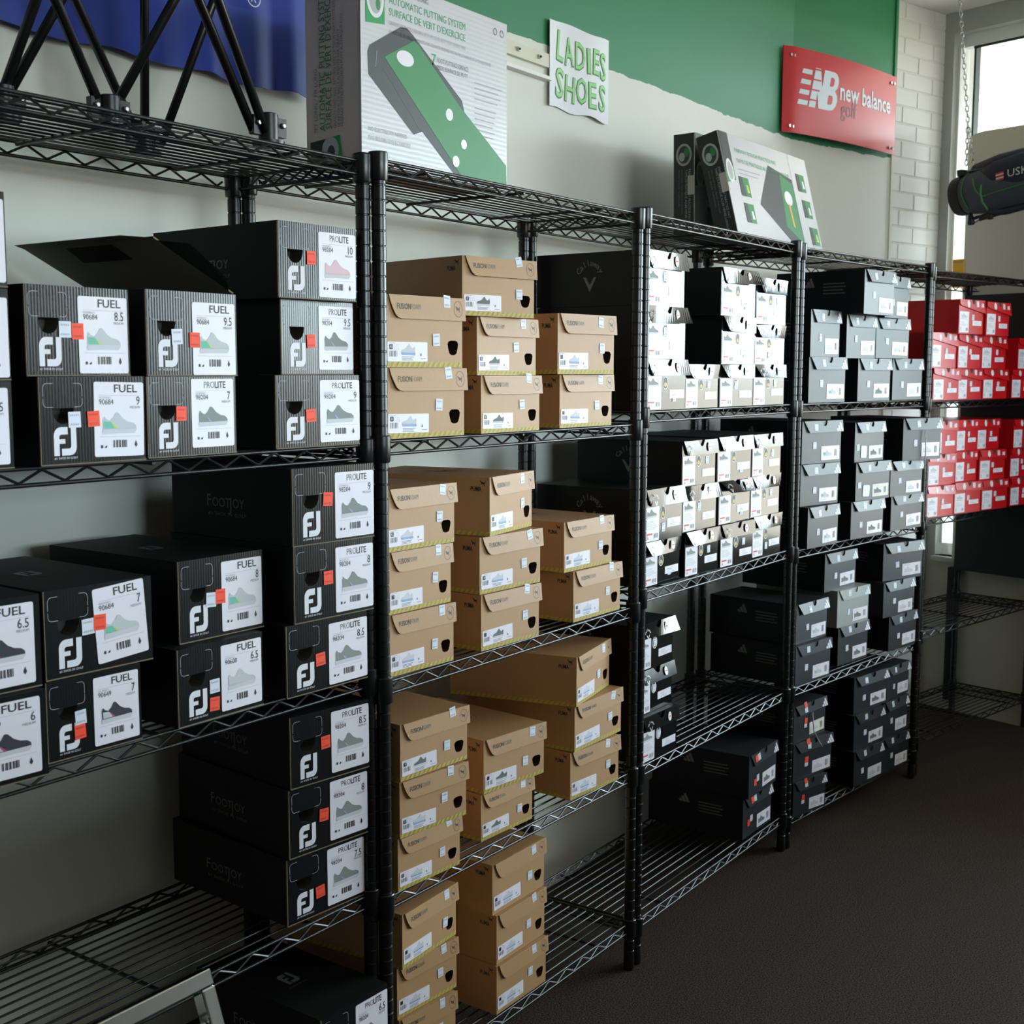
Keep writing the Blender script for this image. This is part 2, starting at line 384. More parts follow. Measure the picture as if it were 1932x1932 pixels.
for u, (x, y, a) in UNITS.items():
    root = thing('wire_shelving_unit', UL[u], 'shelving', Matrix.Translation((x, y, 0)) @ Matrix.Rotation(R(a), 4, 'Z'), 'black wire shelving units along the wall')
    for px_ in (0, W):
        for py_ in (0, D): link('post', POST, root, (px_, py_, 0))
    for z in SZ[u]:
        s = link('shelf', DECK, root, (0, 0, z))
        link('edge_truss', TR_L, s); link('edge_truss', TR_L, s, (0, D, 0))
        link('edge_truss', TR_S, s, None, (0, 0, R(90))); link('edge_truss', TR_S, s, (W, 0, 0), (0, 0, R(90)))
        for k in (.16, .50, .84): link('support_rod', ROD, s, (W * k, 0, -.005))
        for px_ in (0, W):
            for py_ in (0, D): link('collar', COLLAR, s, (px_, py_, 0))

# ------------------------------------------------------------------ shoe boxes
DIM = {'fj': (.180, .119, .318), 'pu': (.186, .110, .305), 'pp': (.186, .106, .305), 'ca': (.187, .114, .31), 'ad': (.194, .122, .305), 'nb': (.178, .114, .31)}
def carton(w, h, d, m_front, m_side, m_in, hole=None, gap=.0012):
    """a carton with a real finger hole through the front panel; hole: outline (x,z) counter-clockwise"""
    b = MB()
    b.add([(0, 0, 0), (0, d, 0), (0, d, h), (0, 0, h)], [(0, 3, 2, 1)], m_side); b.add([(w, 0, 0), (w, d, 0), (w, d, h), (w, 0, h)], [(0, 1, 2, 3)], m_side)
    b.add([(0, d, 0), (w, d, 0), (w, d, h), (0, d, h)], [(0, 3, 2, 1)], m_side)
    b.add([(0, 0, h), (w, 0, h), (w, d, h), (0, d, h)], [(0, 1, 2, 3)], m_side); b.add([(0, 0, 0), (w, 0, 0), (w, d, 0), (0, d, 0)], [(0, 3, 2, 1)], m_side)
    if hole is None:
        b.add([(0, 0, 0), (w, 0, 0), (w, 0, h), (0, 0, h)], [(0, 1, 2, 3)], m_front); return b
    n = len(hole); lo = min(range(n), key=lambda i: hole[i][1]); hi = max(range(n), key=lambda i: hole[i][1])
    vs = [(0, 0, 0), (w, 0, 0), (w, 0, h), (0, 0, h)] + [(x, 0, z) for x, z in hole]
    i = lo; right = [4 + i]
    while i != hi: i = (i + 1) % n; right.append(4 + i)
    i = hi; left = [4 + i]
    while i != lo: i = (i + 1) % n; left.append(4 + i)
    # two simple polygons meeting at the lowest and highest hole points
    xl, xh = hole[lo][0], hole[hi][0]
    vs += [(xl, 0, 0), (xh, 0, h)]; a, c = len(vs) - 2, len(vs) - 1
    b.add(vs, [[a, 1, 2, c] + right[::-1], [0, a] + left[::-1] + [c, 3]], m_front)
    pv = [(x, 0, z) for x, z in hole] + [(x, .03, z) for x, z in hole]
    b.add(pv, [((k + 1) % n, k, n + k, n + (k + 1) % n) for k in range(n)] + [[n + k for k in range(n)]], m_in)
    return b
def shoe(mb, x0, z0, L, Hh, mp, body, sole, heel=None, accent=None, flip=False):
    """side view of a low shoe inside the rectangle (x0,z0,L,Hh), toe to the right"""
    T = lambda p: [(x0 + ((1 - x) if flip else x) * L, z0 + y * Hh) for x, y in p]
    up = [(.03, .22), (.02, .62), (.06, .80), (.12, .68), (.22, .60), (.32, .74), (.40, .98), (.47, .96), (.60, .70), (.74, .56), (.90, .50), (.98, .38), (.99, .24)]
    so = [(.03, .0), (.45, .03), (.93, .03), (1.0, .20), (.99, .26), (.6, .24), (.03, .24), (.0, .14)]
    mb.flat(T(up), mp, body); mb.flat(T(so), lambda a, c: tuple(Vector(mp(a, c))), sole)
    e = lambda q: [mp(*p) for p in q]
    if heel: mb.flat(T([(.06, .26), (.05, .58), (.24, .56), (.40, .26)]), lambda a, c, f=mp: (f(a, c)[0], f(a, c)[1] - .00015, f(a, c)[2]), heel)
    if accent: mb.flat(T([(.36, .26), (.27, .50), (.32, .46), (.44, .26)]), lambda a, c, f=mp: (f(a, c)[0], f(a, c)[1] - .0002, f(a, c)[2]), accent)
def bars(mb, x0, x1, z0, z1, mp, m, seed=1, n=22):
    r = random.Random(seed); x = x0; 
    ws = [r.choice((1, 1, 2, 3)) for _ in range(n)]; u = (x1 - x0) / sum(ws)
    for i, k in enumerate(ws):
        if i % 2 == 0: mb.flat([(x, z0), (x + k * u, z0), (x + k * u, z1), (x, z1)], mp, m)
        x += k * u
def tiny_lines(mb, x0, x1, z, n, dz, mp, m, seed=0, t=.0009):
    r = random.Random(seed)
    for i in range(n):
        e = x1 - (x1 - x0) * r.random() * .4; zz = z - i * dz
        mb.flat([(x0, zz), (e, zz), (e, zz + t), (x0, zz + t)], mp, m)
def slab(pts, m, e0=0, e1=.0005): return MB().prism(pts, -e1, -e0, m)

# ---- FJ logo
def fj_logo(mb, x, z, w, h, mp, m):
    T = lambda q: [(x + a * w, z + c * h) for a, c in q]
    mb.flat(T([(0, 0), (.24, 0), (.24, .42), (.50, .42), (.50, .58), (.24, .58)] + [(.24, .66), (.27, .72), (.33, .74), (.62, .74), (.62, 1.0), (.30, 1.0)] + arc(.30, .70, .30, 90, 180, 5)), mp, m)
    mb.flat(T([(.34, 0), (.72, 0)] + arc(.72, .28, .28, -90, 0, 5) + [(1.0, 1.0), (.76, 1.0), (.76, .32), (.72, .25), (.66, .24), (.34, .24)]), mp, m)
w, h, d = DIM['fj']
hole = [(.038 + .0175 * math.cos(R(a)), .0735 + .0185 * math.sin(R(a))) for a in range(180, 361, 20)] + [(.0555, .0765), (.0205, .0765)]
FJ_BODY = carton(w, h, d, 'fj_black', 'fj_side', 'fj_inside', hole)
FJ_BODY.box(.0, w, -.0008, .004, -.0005, .0012, 'board_edge'); FJ_BODY.box(-.0006, .0006, -.0006, .002, 0, h, 'board_edge')
FJ_BODY = FJ_BODY.mesh('body')
b = MB(); fj_logo(b, .021, .0125, .037, .0385, front(.0006), 'ink_white'); put(b, '#1 SHOE IN GOLF', .021, .0075, front(.0006), 'ink_white', .0042, fit=.038); FJ_LOGO = b.mesh('logo')
b = MB(); mp = front(.0005)
stroke(b, [(.022, .110)] + arc(.012, .104, .006, 90, 180, 4)[0:] + [(.006, .092)], .0006, mp, 'ink_pale'); stroke(b, [(.006, .090)] + arc(.012, .084, .006, 180, 270, 4) + [(.022, .078)], .0006, mp, 'ink_pale')
stroke(b, [(.056, .110)] + arc(.064, .104, .006, 90, 0, 4) + [(.070, .092)], .0006, mp, 'ink_pale'); stroke(b, [(.070, .090)] + arc(.064, .084, .006, 0, -90, 4) + [(.056, .078)], .0006, mp, 'ink_pale')
FJ_LINES = b.mesh('perforation_lines')
b = MB(); mp = side(.0006, d * .52)
for s, u0, z0, sz in (('F', -.053, .050, .028), ('OOT', -.039, .050, .0215), ('J', .0045, .0455, .0295), ('OY', .0155, .050, .0215)): put(b, s, u0, z0, mp, 'ink_faint', sz)
put(b, '#1 SHOE IN GOLF', -.051, .036, mp, 'ink_faint', .0075, fit=.100, space=1.2); FJ_SIDE = b.mesh('side_lettering')
b = MB(); mp = lambda x, z: (w * .34 + x, d * .42 + z, h + .0006)
fj_logo(b, 0, 0, .032, .04, mp, 'ink_grey'); put(b, '#1 SHOE IN GOLF', -.012, -.012, mp, 'ink_faint', .006); FJ_TOP = b.mesh('top_logo')
_fl = {}
def fj_label(model, num, size, kind):
    k = (model, num, size, kind)
    if k in _fl: return _fl[k]
    lw, lh = .088, .104; mp = front(.0008)
    base = slab(rrect(0, lw, 0, lh, .003), 'label_white').mesh('size_label')
    t = MB()
    if model == 'FUEL': put(t, 'FUEL', lw * .40, lh * .865, mp, 'ink', .0155, fit=.041, bold=.012)
    elif model == 'PROLITE':
        put(t, 'PRO', lw * .30, lh * .865, mp, 'ink', .0145, fit=.0215, bold=-.012); put(t, 'LITE', lw * .30 + .0225, lh * .865, mp, 'ink', .0145, fit=.0225, bold=.016)
    if model:
        for zz in (.82, .265): t.flat([(lw * .1, lh * zz), (lw * .93, lh * zz), (lw * .93, lh * zz + .0004), (lw * .1, lh * zz + .0004)], mp, 'ink_pale')
        put(t, "WOMEN'S", lw * .1, lh * .775, mp, 'ink_pale', .0045); put(t, num, lw * .1, lh * .70, mp, 'ink', .0105, fit=.025)
        put(t, size, lw * .92, lh * .695, mp, 'ink', .0175, wide=.82, align='RIGHT', bold=.004); put(t, 'MEDIUM', lw * .92, lh * .645, mp, 'ink_grey', .005, align='RIGHT')
    bars(t, lw * .37, lw * .66, lh * .12, lh * .22, mp, 'ink', 3)
    t.flat(rrect(lw * .12, lw * .165, lh * .115, lh * .155, .0008), mp, 'ink'); t.flat([(lw * .19, lh * .12), (lw * .235, lh * .115), (lw * .25, lh * .15), (lw * .22, lh * .145)], mp, 'ink')
    t.flat([(lw * .80, lh * .15), (lw * .83, lh * .115), (lw * .86, lh * .15), (lw * .83, lh * .215)], mp, 'ink')
    s = MB(); c = {'green': ('shoe_pale', 'shoe_sole', 'shoe_green', 'shoe_yellow'), 'grey': ('shoe_grey', 'shoe_sole', None, 'shoe_purple'), 'navy': ('shoe_navy', 'shoe_sole', 'shoe_pale', 'shoe_pink'),
                   'white': ('shoe_pale', 'shoe_sole', None, None), 'rose': ('shoe_rose', 'shoe_sole', None, None)}[kind]
    shoe(s, lw * .15, lh * .30, lw * .70, lh * .30, mp, *c)
    _fl[k] = (base, t.mesh('label_print'), s.mesh('shoe_picture')); return _fl[k]
def sticker_mesh(wd, ht, m, ink):
    b = slab([(0, 0), (wd, 0), (wd, ht), (0, ht)], m, 0, .0004); mp = front(.0007)
    for zz, n in ((ht * .72, 5), (ht * .14, 5)):
        for i in range(n): b.flat([(wd * (.14 + i * .15), zz), (wd * (.22 + i * .15), zz), (wd * (.22 + i * .15), zz + ht * .12), (wd * (.14 + i * .15), zz + ht * .12)], mp, ink)
    return b.mesh('price_sticker')
ST_OR = sticker_mesh(.0205, .0215, 'sticker_orange', 'ink_red'); ST_WH = sticker_mesh(.0205, .0215, 'sticker_white', 'ink_pale')
ST_SM = sticker_mesh(.0165, .0190, 'sticker_white', 'ink_pale'); ST_SMO = sticker_mesh(.0165, .0190, 'sticker_orange', 'ink_red')
# name: model, number, size, shoe, label (x, top, tilt), orange sticker, white sticker  -- fractions of width / height from the top
FJ = {'b1t': ('', '', '', 'grey', (.50, .08, 0), 0, 0), 'b1m': ('', '', '', 'green', (.50, .1, 0), 0, 0), 'b1': ('FUEL', '90684', '8.5', 'green', (.48, .08, 0), 0, 0),
      'b2': ('FUEL', '90684', '9', 'green', (.49, .06, 1), (.49, .49), (.31, .49)), 'b3': ('PROLITE', '98204', '7', 'grey', (.48, .03, 0), (.36, .46), 0),
      'b4': ('PROLITE', '98204', '9', 'grey', (.51, .07, 0), (.40, .56), 0), 'b5': ('FUEL', '90684', '8.5', 'green', (.49, .10, 0), (.48, .50), (.36, .48)),
      'b6': ('FUEL', '90684', '9.5', 'green', (.49, .12, 0), (.51, .57), (.32, .54)), 'b7': ('PROLITE', '98204', '9.5', 'grey', (.505, .06, 0), (.40, .55), 0),
      'b8': ('PROLITE', '98204', '10', 'rose', (.505, .09, 0), (.41, .45), 0), 'b9': ('FUEL', '90649', '6', 'navy', (.46, .06, 0), 0, 0),
      'b10': ('FUEL', '90649', '7', 'navy', (.48, .07, 0), (.33, .70), (.34, .52)), 'b11': ('FUEL', '90608', '6.5', 'white', (.49, .07, 0), (.40, .80), (.41, .57)),
      'b12': ('PROLITE', '98204', '8.5', 'grey', (.505, .09, 0), (.40, .56), 0), 'b13': ('FUEL', '90649', '6.5', 'navy', (.46, .07, 0), 0, 0),
      'b14': ('FUEL', '90684', '7', 'green', (.47, .06, -4), (.49, .44), (.385, .47)), 'b15': ('FUEL', '90684', '8', 'green', (.49, .08, 0), (.47, .50), (.36, .52)),
      'b16': ('PROLITE', '98204', '8', 'grey', (.505, .08, 0), (.41, .46), 0), 'b17': ('PROLITE', '98204', '9', 'grey', (.505, .09, 0), (.41, .42), 0),
      'b18': ('PROLITE', '98204', '7.5', 'grey', (.505, .07, 0), (.41, .66), 0), 'b19': ('PROLITE', '98204', '8', 'grey', (.505, .06, 0), (.42, .50), 0),
      'b20': ('PROLITE', '98204', '8.5', 'grey', (.505, .06, 0), (.43, .46), 0), 'b21': ('PROLITE', '98204', '6.5', 'grey', (.50, .07, 0), (.42, .6), 0)}
def make_fj(root, n):
    w, h, d = DIM['fj']
    link('body', FJ_BODY, root); link('logo', FJ_LOGO, root); link('perforation_lines', FJ_LINES, root); link('side_lettering', FJ_SIDE, root); link('top_logo', FJ_TOP, root)
    model, num, size, kind, lp, orr, wh = FJ[n]
    base, pr, sp = fj_label(model, num, size, kind)
    lb = link('size_label', base, root, (w * lp[0], -.0003, h * (1 - lp[1]) - .104), (0, R(lp[2]), 0)); link('label_print', pr, lb); link('shoe_picture', sp, lb, (0, -.0001, 0))
    if wh: link('price_sticker', ST_WH, root, (w * wh[0] - .01, -.0008, h * (1 - wh[1]) - .011), (0, R(random.uniform(-3, 3)), 0))['label'] = 'white price sticker'
    if orr: link('price_sticker', ST_OR, root, (w * orr[0] - .01, -.0011, h * (1 - orr[1]) - .011), (0, R(random.uniform(-4, 4)), 0))['label'] = 'orange price sticker'
    if n == 'b6':   # lid folded up on its right-hand edge, grey inside showing
        b = MB(); L = [(0, 0), (-.172, 0), (-.172, d * .97), (0, d * .97)]
        b.add([(x, y, 0) for x, y in L] + [(x, y, .0022) for x, y in L], [(0, 3, 2, 1)], 'lid_inside'); b.add([(x, y, .0022) for x, y in L], [(0, 1, 2, 3)], 'fj_side')
        b.add([(0, -.0005, 0), (-.172, -.0005, 0), (-.172, -.0005, .0022), (0, -.0005, .0022)], [(0, 1, 2, 3)], 'board_edge')
        b.add([(-.172, 0, 0), (-.205, .03, -.012), (-.205, d * .9, -.012), (-.172, d * .97, 0)], [(0, 1, 2, 3)], 'lid_inside')
        b.add([(-.165, .10, -.0006), (-.12, .10, -.0006), (-.12, .22, -.0006), (-.165, .21, -.0006)], [(0, 1, 2, 3)], 'carton_black')
        b.add([(-.010, -.0006, 0), (-.165, -.0006, 0), (-.13, -.03, .012), (-.04, -.022, .006)], [(0, 1, 2, 3)], 'fj_side')
        link('open_lid', b.mesh('open_lid'), root, (w - .002, .004, h + .001), (0, R(24), 0))

# ---- generic flap: outline in (x, z<=0) below the hinge at the top front edge
def flap_mesh(pts, m, m_back=None): return MB().prism(pts, -.0017, 0, m, m_back or m).mesh('lid_flap')
def notch(cx, hw, dp): return [(cx + hw, 0), (cx + hw * .95, -dp * .45), (cx + hw * .5, -dp * .92), (cx, -dp), (cx - hw * .5, -dp * .92), (cx - hw * .95, -dp * .45), (cx - hw, 0)]

# ---- tan boxes
def cat(mb, x, z, s, mp, m):
    P = [(-.50, .30), (-.40, .36), (-.30, .26), (-.12, .16), (.10, .06), (.26, .16), (.36, .34), (.44, .40), (.38, .24), (.30, .04), (.24, -.06), (.26, -.22), (.36, -.44), (.30, -.46), (.18, -.26), (.08, -.12),
         (-.10, -.08), (-.20, -.20), (-.30, -.22), (-.24, -.08), (-.22, .04), (-.36, .14)]
    mb.flat([(x + a * s, z + c * s) for a, c in P][::-1], mp, m)
w, h, d = DIM['pu']
hole = [(.150, .030), (.153, .0225), (.158, .020), (.166, .020), (.171, .0225), (.174, .030), (.1755, .0375), (.173, .0415), (.168, .043), (.156, .043), (.151, .0415), (.1485, .0375)]
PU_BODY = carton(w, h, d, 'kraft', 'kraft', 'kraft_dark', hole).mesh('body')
def hem():
    b = MB(); n = 15; st = w / n
    for i in range(n):
        x = i * st; b.flat([(x, .0006), (min(x + st * .55, w), .0006), (min(x + st * .55 + .006, w), .0085), (min(x + .006, w), .0085)], front(.0004), 'hem_yellow')
    n = 24; st = d / n
    for i in range(n): u = -d / 2 + i * st; b.flat([(u, .0006), (u + st * .55, .0006), (min(u + st * .55 + .006, d / 2), .0085), (min(u + .006, d / 2), .0085)], side(.0004, d / 2), 'hem_yellow')
    return b.mesh('hem_stripes')
PU_HEM = hem()
pts = [(.006, 0)] + [(.010, -.012), (.015, -.022), (.020, -.030), (.026, -.0345), (.034, -.036)] + [(w + .004, -.036), (w + .004, 0)]
PU_FLAP = flap_mesh(pts, 'kraft')
def pu_print(words):
    b = MB(); mp = front(.0021)
    if words: put(b, 'FUSION', .024, -.0215, mp, 'puma_ink', .0125, fit=.031, bold=.006); put(b, 'FOAM', .0558, -.0215, mp, 'puma_ink2', .0125, fit=.023)
    ring(b, w - .0145, -.0175, .0108, .0128, .0006, mp, 'puma_ink'); cat(b, w - .0145, -.0175, .0125, mp, 'puma_ink'); return b.mesh('flap_print')
PU_PRINT, PP_PRINT = pu_print(True), pu_print(False)
b = MB(); mp = side(.0005, d * .09); put(b, 'PUMA', -.014, h * .76, mp, 'puma_ink', .0125, fit=.024, bold=.02); cat(b, .013, h * .90, .014, mp, 'puma_ink'); PU_SIDE = b.mesh('side_logo')
b = MB(); mp = lambda x, z: (w * .5 + x, d * .5 + z, h + .0005); ring(b, 0, 0, .034, .034, .0009, mp, 'puma_ink'); cat(b, 0, 0, .044, mp, 'puma_ink'); PU_TOP = b.mesh('top_logo')
_pl = {}
def pu_label(size, dark):
    k = (size, dark)
    if k in _pl: return _pl[k]
    lw, lh = .094, .030; mp = front(.0007); base = slab(rrect(0, lw, 0, lh, .0018), 'label_white').mesh('size_label')
    t = MB(); t.flat(rrect(.004, .012, .0185, .026, .0006), mp, 'ink')
    if size: put(t, size, .008, .0203, front(.0009), 'label_white', .0062, wide=.7, align='CENTER')
    bars(t, .004, .0225, .0075, .0165, mp, 'ink_grey', 5); tiny_lines(t, .033, .064, .0065, 3, .0022, mp, 'ink_grey', 3); tiny_lines(t, .004, .020, .0275, 1, .002, mp, 'ink_pale', 4)
    for i in range(3): tiny_lines(t, .0145 + i * .0045, .0175 + i * .0045, .0245, 3, .003, mp, 'ink_pale', i)
    tiny_lines(t, .077, .091, .0040, 1, .002, mp, 'ink_grey', 8); t.flat([(.0765, .0085), (.0795, .0085), (.0795, .0125), (.0765, .0125)], mp, 'ink_grey')
    s = MB(); shoe(s, .031, .0095, .034, .0175, mp, *(('shoe_dark', 'shoe_sole', None, None) if dark else ('shoe_sole', 'shoe_blue', None, None)), flip=True)
    _pl[k] = (base, t.mesh('label_print'), s.mesh('shoe_picture')); return _pl[k]
PU_DARK = set('p2 p5 p7 p13 p16 p19 p20'.split())
PU_SIZE = dict(p1='10', p7='10', p4='9.5', p2='8', p5='8', p8='8.5', p16='9', p17='9', p18='9', p12='8', p22='8', p23='8')
def make_pu(root, n, t):
    w, h, d = DIM['pu']; rr = random.Random(n)
    link('body', PU_BODY, root); link('side_logo', PU_SIDE, root); link('top_logo', PU_TOP, root)
    if t == 'pu': link('hem_stripes', PU_HEM, root)
    f = link('lid_flap', PU_FLAP, root, (0, -.0012, h), (R(-rr.uniform(2.5, 6)), 0, 0)); link('flap_print', PU_PRINT if t == 'pu' else PP_PRINT, f)
    link('price_sticker', ST_SM, f, (w * rr.uniform(.68, .76), -.0018, -.0175 - rr.uniform(-.004, .006)), (0, R(rr.uniform(-10, 12)), 0))
    base, pr, sp = pu_label(PU_SIZE.get(n, ''), n in PU_DARK)
    lb = link('size_label', base, root, (.004, -.0003, .009), (0, R(rr.uniform(-1.5, 1)), 0)); link('label_print', pr, lb); link('shoe_picture', sp, lb, (0, -.0001, 0))
    link('price_sticker', ST_SM, root, (w * rr.uniform(.60, .74), -.0008, .030 + rr.uniform(0, .016)), (0, R(rr.uniform(-5, 5)), 0))

# ---- glossy black boxes with arched lettering
w, h, d = DIM['ca']
CA_BODY = carton(w, h, d, 'cal_black', 'cal_side', 'cal_side').mesh('body')
pts = [(.002, 0), (.024, -.037), (w + .005, -.037), (w + .005, 0)] + notch(w * .53, .0145, .0165)
CA_FLAPS = []
for bend in (.0, .010, -.012, .022):
    vs_, n_ = [], 10
    m_ = MB()
    def cy(x, z, bend=bend): return -bend * (x / w - .5) * (-z / .037)
    top = [(.002, 0)]; cols = [(.002 + (w + .003) * i / n_) for i in range(n_ + 1)]
    for i in range(n_):
        x0, x1 = cols[i], cols[i + 1]
        def ztop(x): 
            e_ = abs(x - w * .53); return 0 if e_ > .0145 else -.0165 * math.sqrt(max(0, 1 - (e_ / .0145) ** 2))
        def zb(x): return max(-.037, -.037 * (x - .002) / .022) if x < .024 else -.037
        for k in range(2):
            xa, xb = x0 + (x1 - x0) * k / 2, x0 + (x1 - x0) * (k + 1) / 2
            ta, tb_, ba, bb = ztop(xa), ztop(xb), min(zb(xa), ztop(xa)), min(zb(xb), ztop(xb))
            P_ = [(xa, cy(xa, ba), ba), (xb, cy(xb, bb), bb), (xb, cy(xb, tb_), tb_), (xa, cy(xa, ta), ta)]
            m_.add([(x, y - .0017, z) for x, y, z in P_], [(0, 1, 2, 3)], 'cal_black'); m_.add(P_, [(3, 2, 1, 0)], 'cal_side')
            m_.add([P_[0], P_[1]] + [(x, y - .0017, z) for x, y, z in (P_[1], P_[0])], [(0, 1, 2, 3)], 'cal_black')
    CA_FLAPS.append(m_.mesh('lid_flap'))
def arched(mb, cx, cz, rad, size, mp, m, word='Callaway', spread=118):
    n = len(word)
    for i, ch in enumerate(word):
        a = R(90 + spread / 2 - spread * i / (n - 1)); vs, fs, wd = text(ch, size, bold=.012, align='CENTER')
        ca, sa = math.cos(a - math.pi / 2), math.sin(a - math.pi / 2)
        mb.add([mp(cx + rad * math.cos(a) + x * ca - z * sa, cz + rad * math.sin(a) + x * sa + z * ca) for x, z in vs], fs, m)
    s = rad * .62
    mb.flat([(cx - s, cz + s * .55), (cx - s * .62, cz + s * .55), (cx, cz - s * .35), (cx + s * .62, cz + s * .55), (cx + s, cz + s * .55), (cx, cz - s * 1.15)][::-1], lambda x, z: mp(x, z - rad * .15), m)
b = MB(); arched(b, w * .19, -.0275, .0125, .0085, front(.0021), 'cal_print'); CA_PRINT = b.mesh('logo')
b = slab([(.0085 * math.cos(R(a)), .0115 * math.sin(R(a))) for a in range(0, 360, 15)], 'oval_white', 0, .0004); b.flat([(-.0065, -.0012), (.0065, -.0012), (.0065, .0014), (-.0065, .0014)], front(.0006), 'ink_red'); CA_OVAL = b.mesh('oval_sticker')
b = MB(); arched(b, 0, .056, .030, .0185, side(.0006, d * .5), 'cal_print_dim'); CA_SIDE = b.mesh('side_logo')
lw, lh = .066, .074; mp = front(.0007)
CA_LABEL = slab(rrect(0, lw, 0, lh, .0012), 'label_white').mesh('size_label')
t = MB(); tiny_lines(t, .006, .058, .043, 6, .0034, mp, 'ink_pale', 6); bars(t, .040, .060, .006, .016, mp, 'ink_grey', 9); put(t, 'A', .006, .004, mp, 'ink_red', .012, bold=.02); t.flat([(.006, .0135), (.033, .0135), (.033, .0175), (.006, .0175)], mp, 'ink_red'); CA_LP = t.mesh('label_print')
t = MB(); shoe(t, .006, .050, .048, .020, mp, 'shoe_grey', 'shoe_sole'); CA_LS = t.mesh('shoe_picture')
b = MB(); mp = front(.0005); ring(b, 0, 0, .0125, .0150, .0022, mp, 'oval_white'); b.flat([(.0098 * math.cos(R(a)), .0120 * math.sin(R(a))) for a in range(0, 360, 20)], front(.0004), 'ink'); b.flat([(-.007, -.006), (0, -.010), (.007, -.006), (.004, .001), (-.004, .001)], front(.0006), 'gold'); CA_EMB = b.mesh('round_emblem')
b = slab(rrect(0, .070, 0, .0195, .0012), 'label_white', 0, .0004); tiny_lines(b, .016, .048, .0135, 4, .0034, front(.0006), 'ink_pale', 2); CA_L2 = b.mesh('white_label')
def make_ca(root, n):
    w, h, d = DIM['ca']; rr = random.Random('x' + n)
    link('body', CA_BODY, root); link('side_logo', CA_SIDE, root)
    tilt = rr.uniform(3, 14) if n != 'd7' else 30
    f = link('lid_flap', rr.choice(CA_FLAPS), root, (0, -.002, h), (R(-tilt), 0, 0)); link('logo', CA_PRINT, f, (0, -.004, 0)); link('oval_sticker', CA_OVAL, f, (w * .72, -.0045, -.0185))
    lb = link('size_label', CA_LABEL, root, (.003, -.0003, .002)); link('label_print', CA_LP, lb); link('shoe_picture', CA_LS, lb, (0, -.0001, 0))
    link('round_emblem', CA_EMB, root, (w * .475, 0, .061)); link('white_label', CA_L2, root, (w * .585, -.0003, .022 + rr.uniform(-.003, .004)))
    link('price_sticker', ST_SM, root, (w * rr.choice((.44, .66, .68)), -.0006, rr.choice((.018, .050, .052))), (0, R(rr.uniform(-3, 3)), 0))

# ---- dark navy boxes with the three-bar mark
w, h, d = DIM['ad']
def adi(mb, x, z, s, mp, m):
    for k, hh in ((0, .36), (1, .68), (2, 1.0)):
        x0 = x + s * (.0 + .335 * k); wd = .27 * s; top = z + hh * s * .80; lean = hh * s * .36
        mb.flat([(x0, z), (x0 + wd, z), (x0 + wd - lean, top + wd * .0), (x0 - lean * .82 - wd * .0, top - wd * .5)], mp, m)
AD_BODY = carton(w, h, d, 'adi_navy', 'adi_side', 'adi_side').mesh('body'); AP_BODY = carton(w, h, d, 'adi_pale', 'adi_pale', 'kraft_dark').mesh('body')
pts = [(.007, 0), (.031, -.0335), (w + .004, -.0335), (w + .004, 0)] + notch(w * .55, .0125, .0155)
AD_FLAP = flap_mesh(pts, 'adi_navy'); AP_FLAP = flap_mesh(pts, 'adi_pale')
b = MB(); adi(b, w * .855, -.0315, .034, front(.0021), 'adi_white'); AD_LOGO = b.mesh('logo')
b = MB(); mp = side(.0006, d * .62); adi(b, -.012, .078, .034, mp, 'cal_print_dim'); tiny_lines(b, .05, .13, .085, 4, .009, mp, 'ink_faint', 4, .003); AD_SIDE = b.mesh('side_logo')
lw, lh = .092, .040; mp = front(.0007)
AD_LABEL = slab(rrect(0, lw, 0, lh, .0008), 'label_white').mesh('size_label'); AD_LABEL2 = slab(rrect(0, lw, 0, lh, .0008), 'label_cream').mesh('size_label')
t = MB(); bars(t, .066, .080, .010, .030, mp, 'ink_grey', 12); tiny_lines(t, .006, .05, .034, 1, .003, mp, 'ink_pale', 5); tiny_lines(t, .006, .058, .006, 2, .0025, mp, 'ink_pale', 6); AD_LP = t.mesh('label_print')
AD_SH = []
for c in (('shoe_dark', 'ink_grey', None, None), ('shoe_sole', 'shoe_pale', None, None), ('shoe_pale', 'shoe_sole', 'shoe_green', None)):
    t = MB(); shoe(t, .008, .010, .044, .020, mp, *c); AD_SH.append(t.mesh('shoe_picture'))
b = slab(rrect(0, .038, 0, .037, .005), 'paper', 0, .0004); AD_BIG = b.mesh('blank_sticker')
AD_DARKSHOE = set('g2 h2 h5 h8 i1 i4 i7 k1 k2 f1 f2'.split())
AD_ORANGE = set('f1 f2 j1 j2 j3'.split())
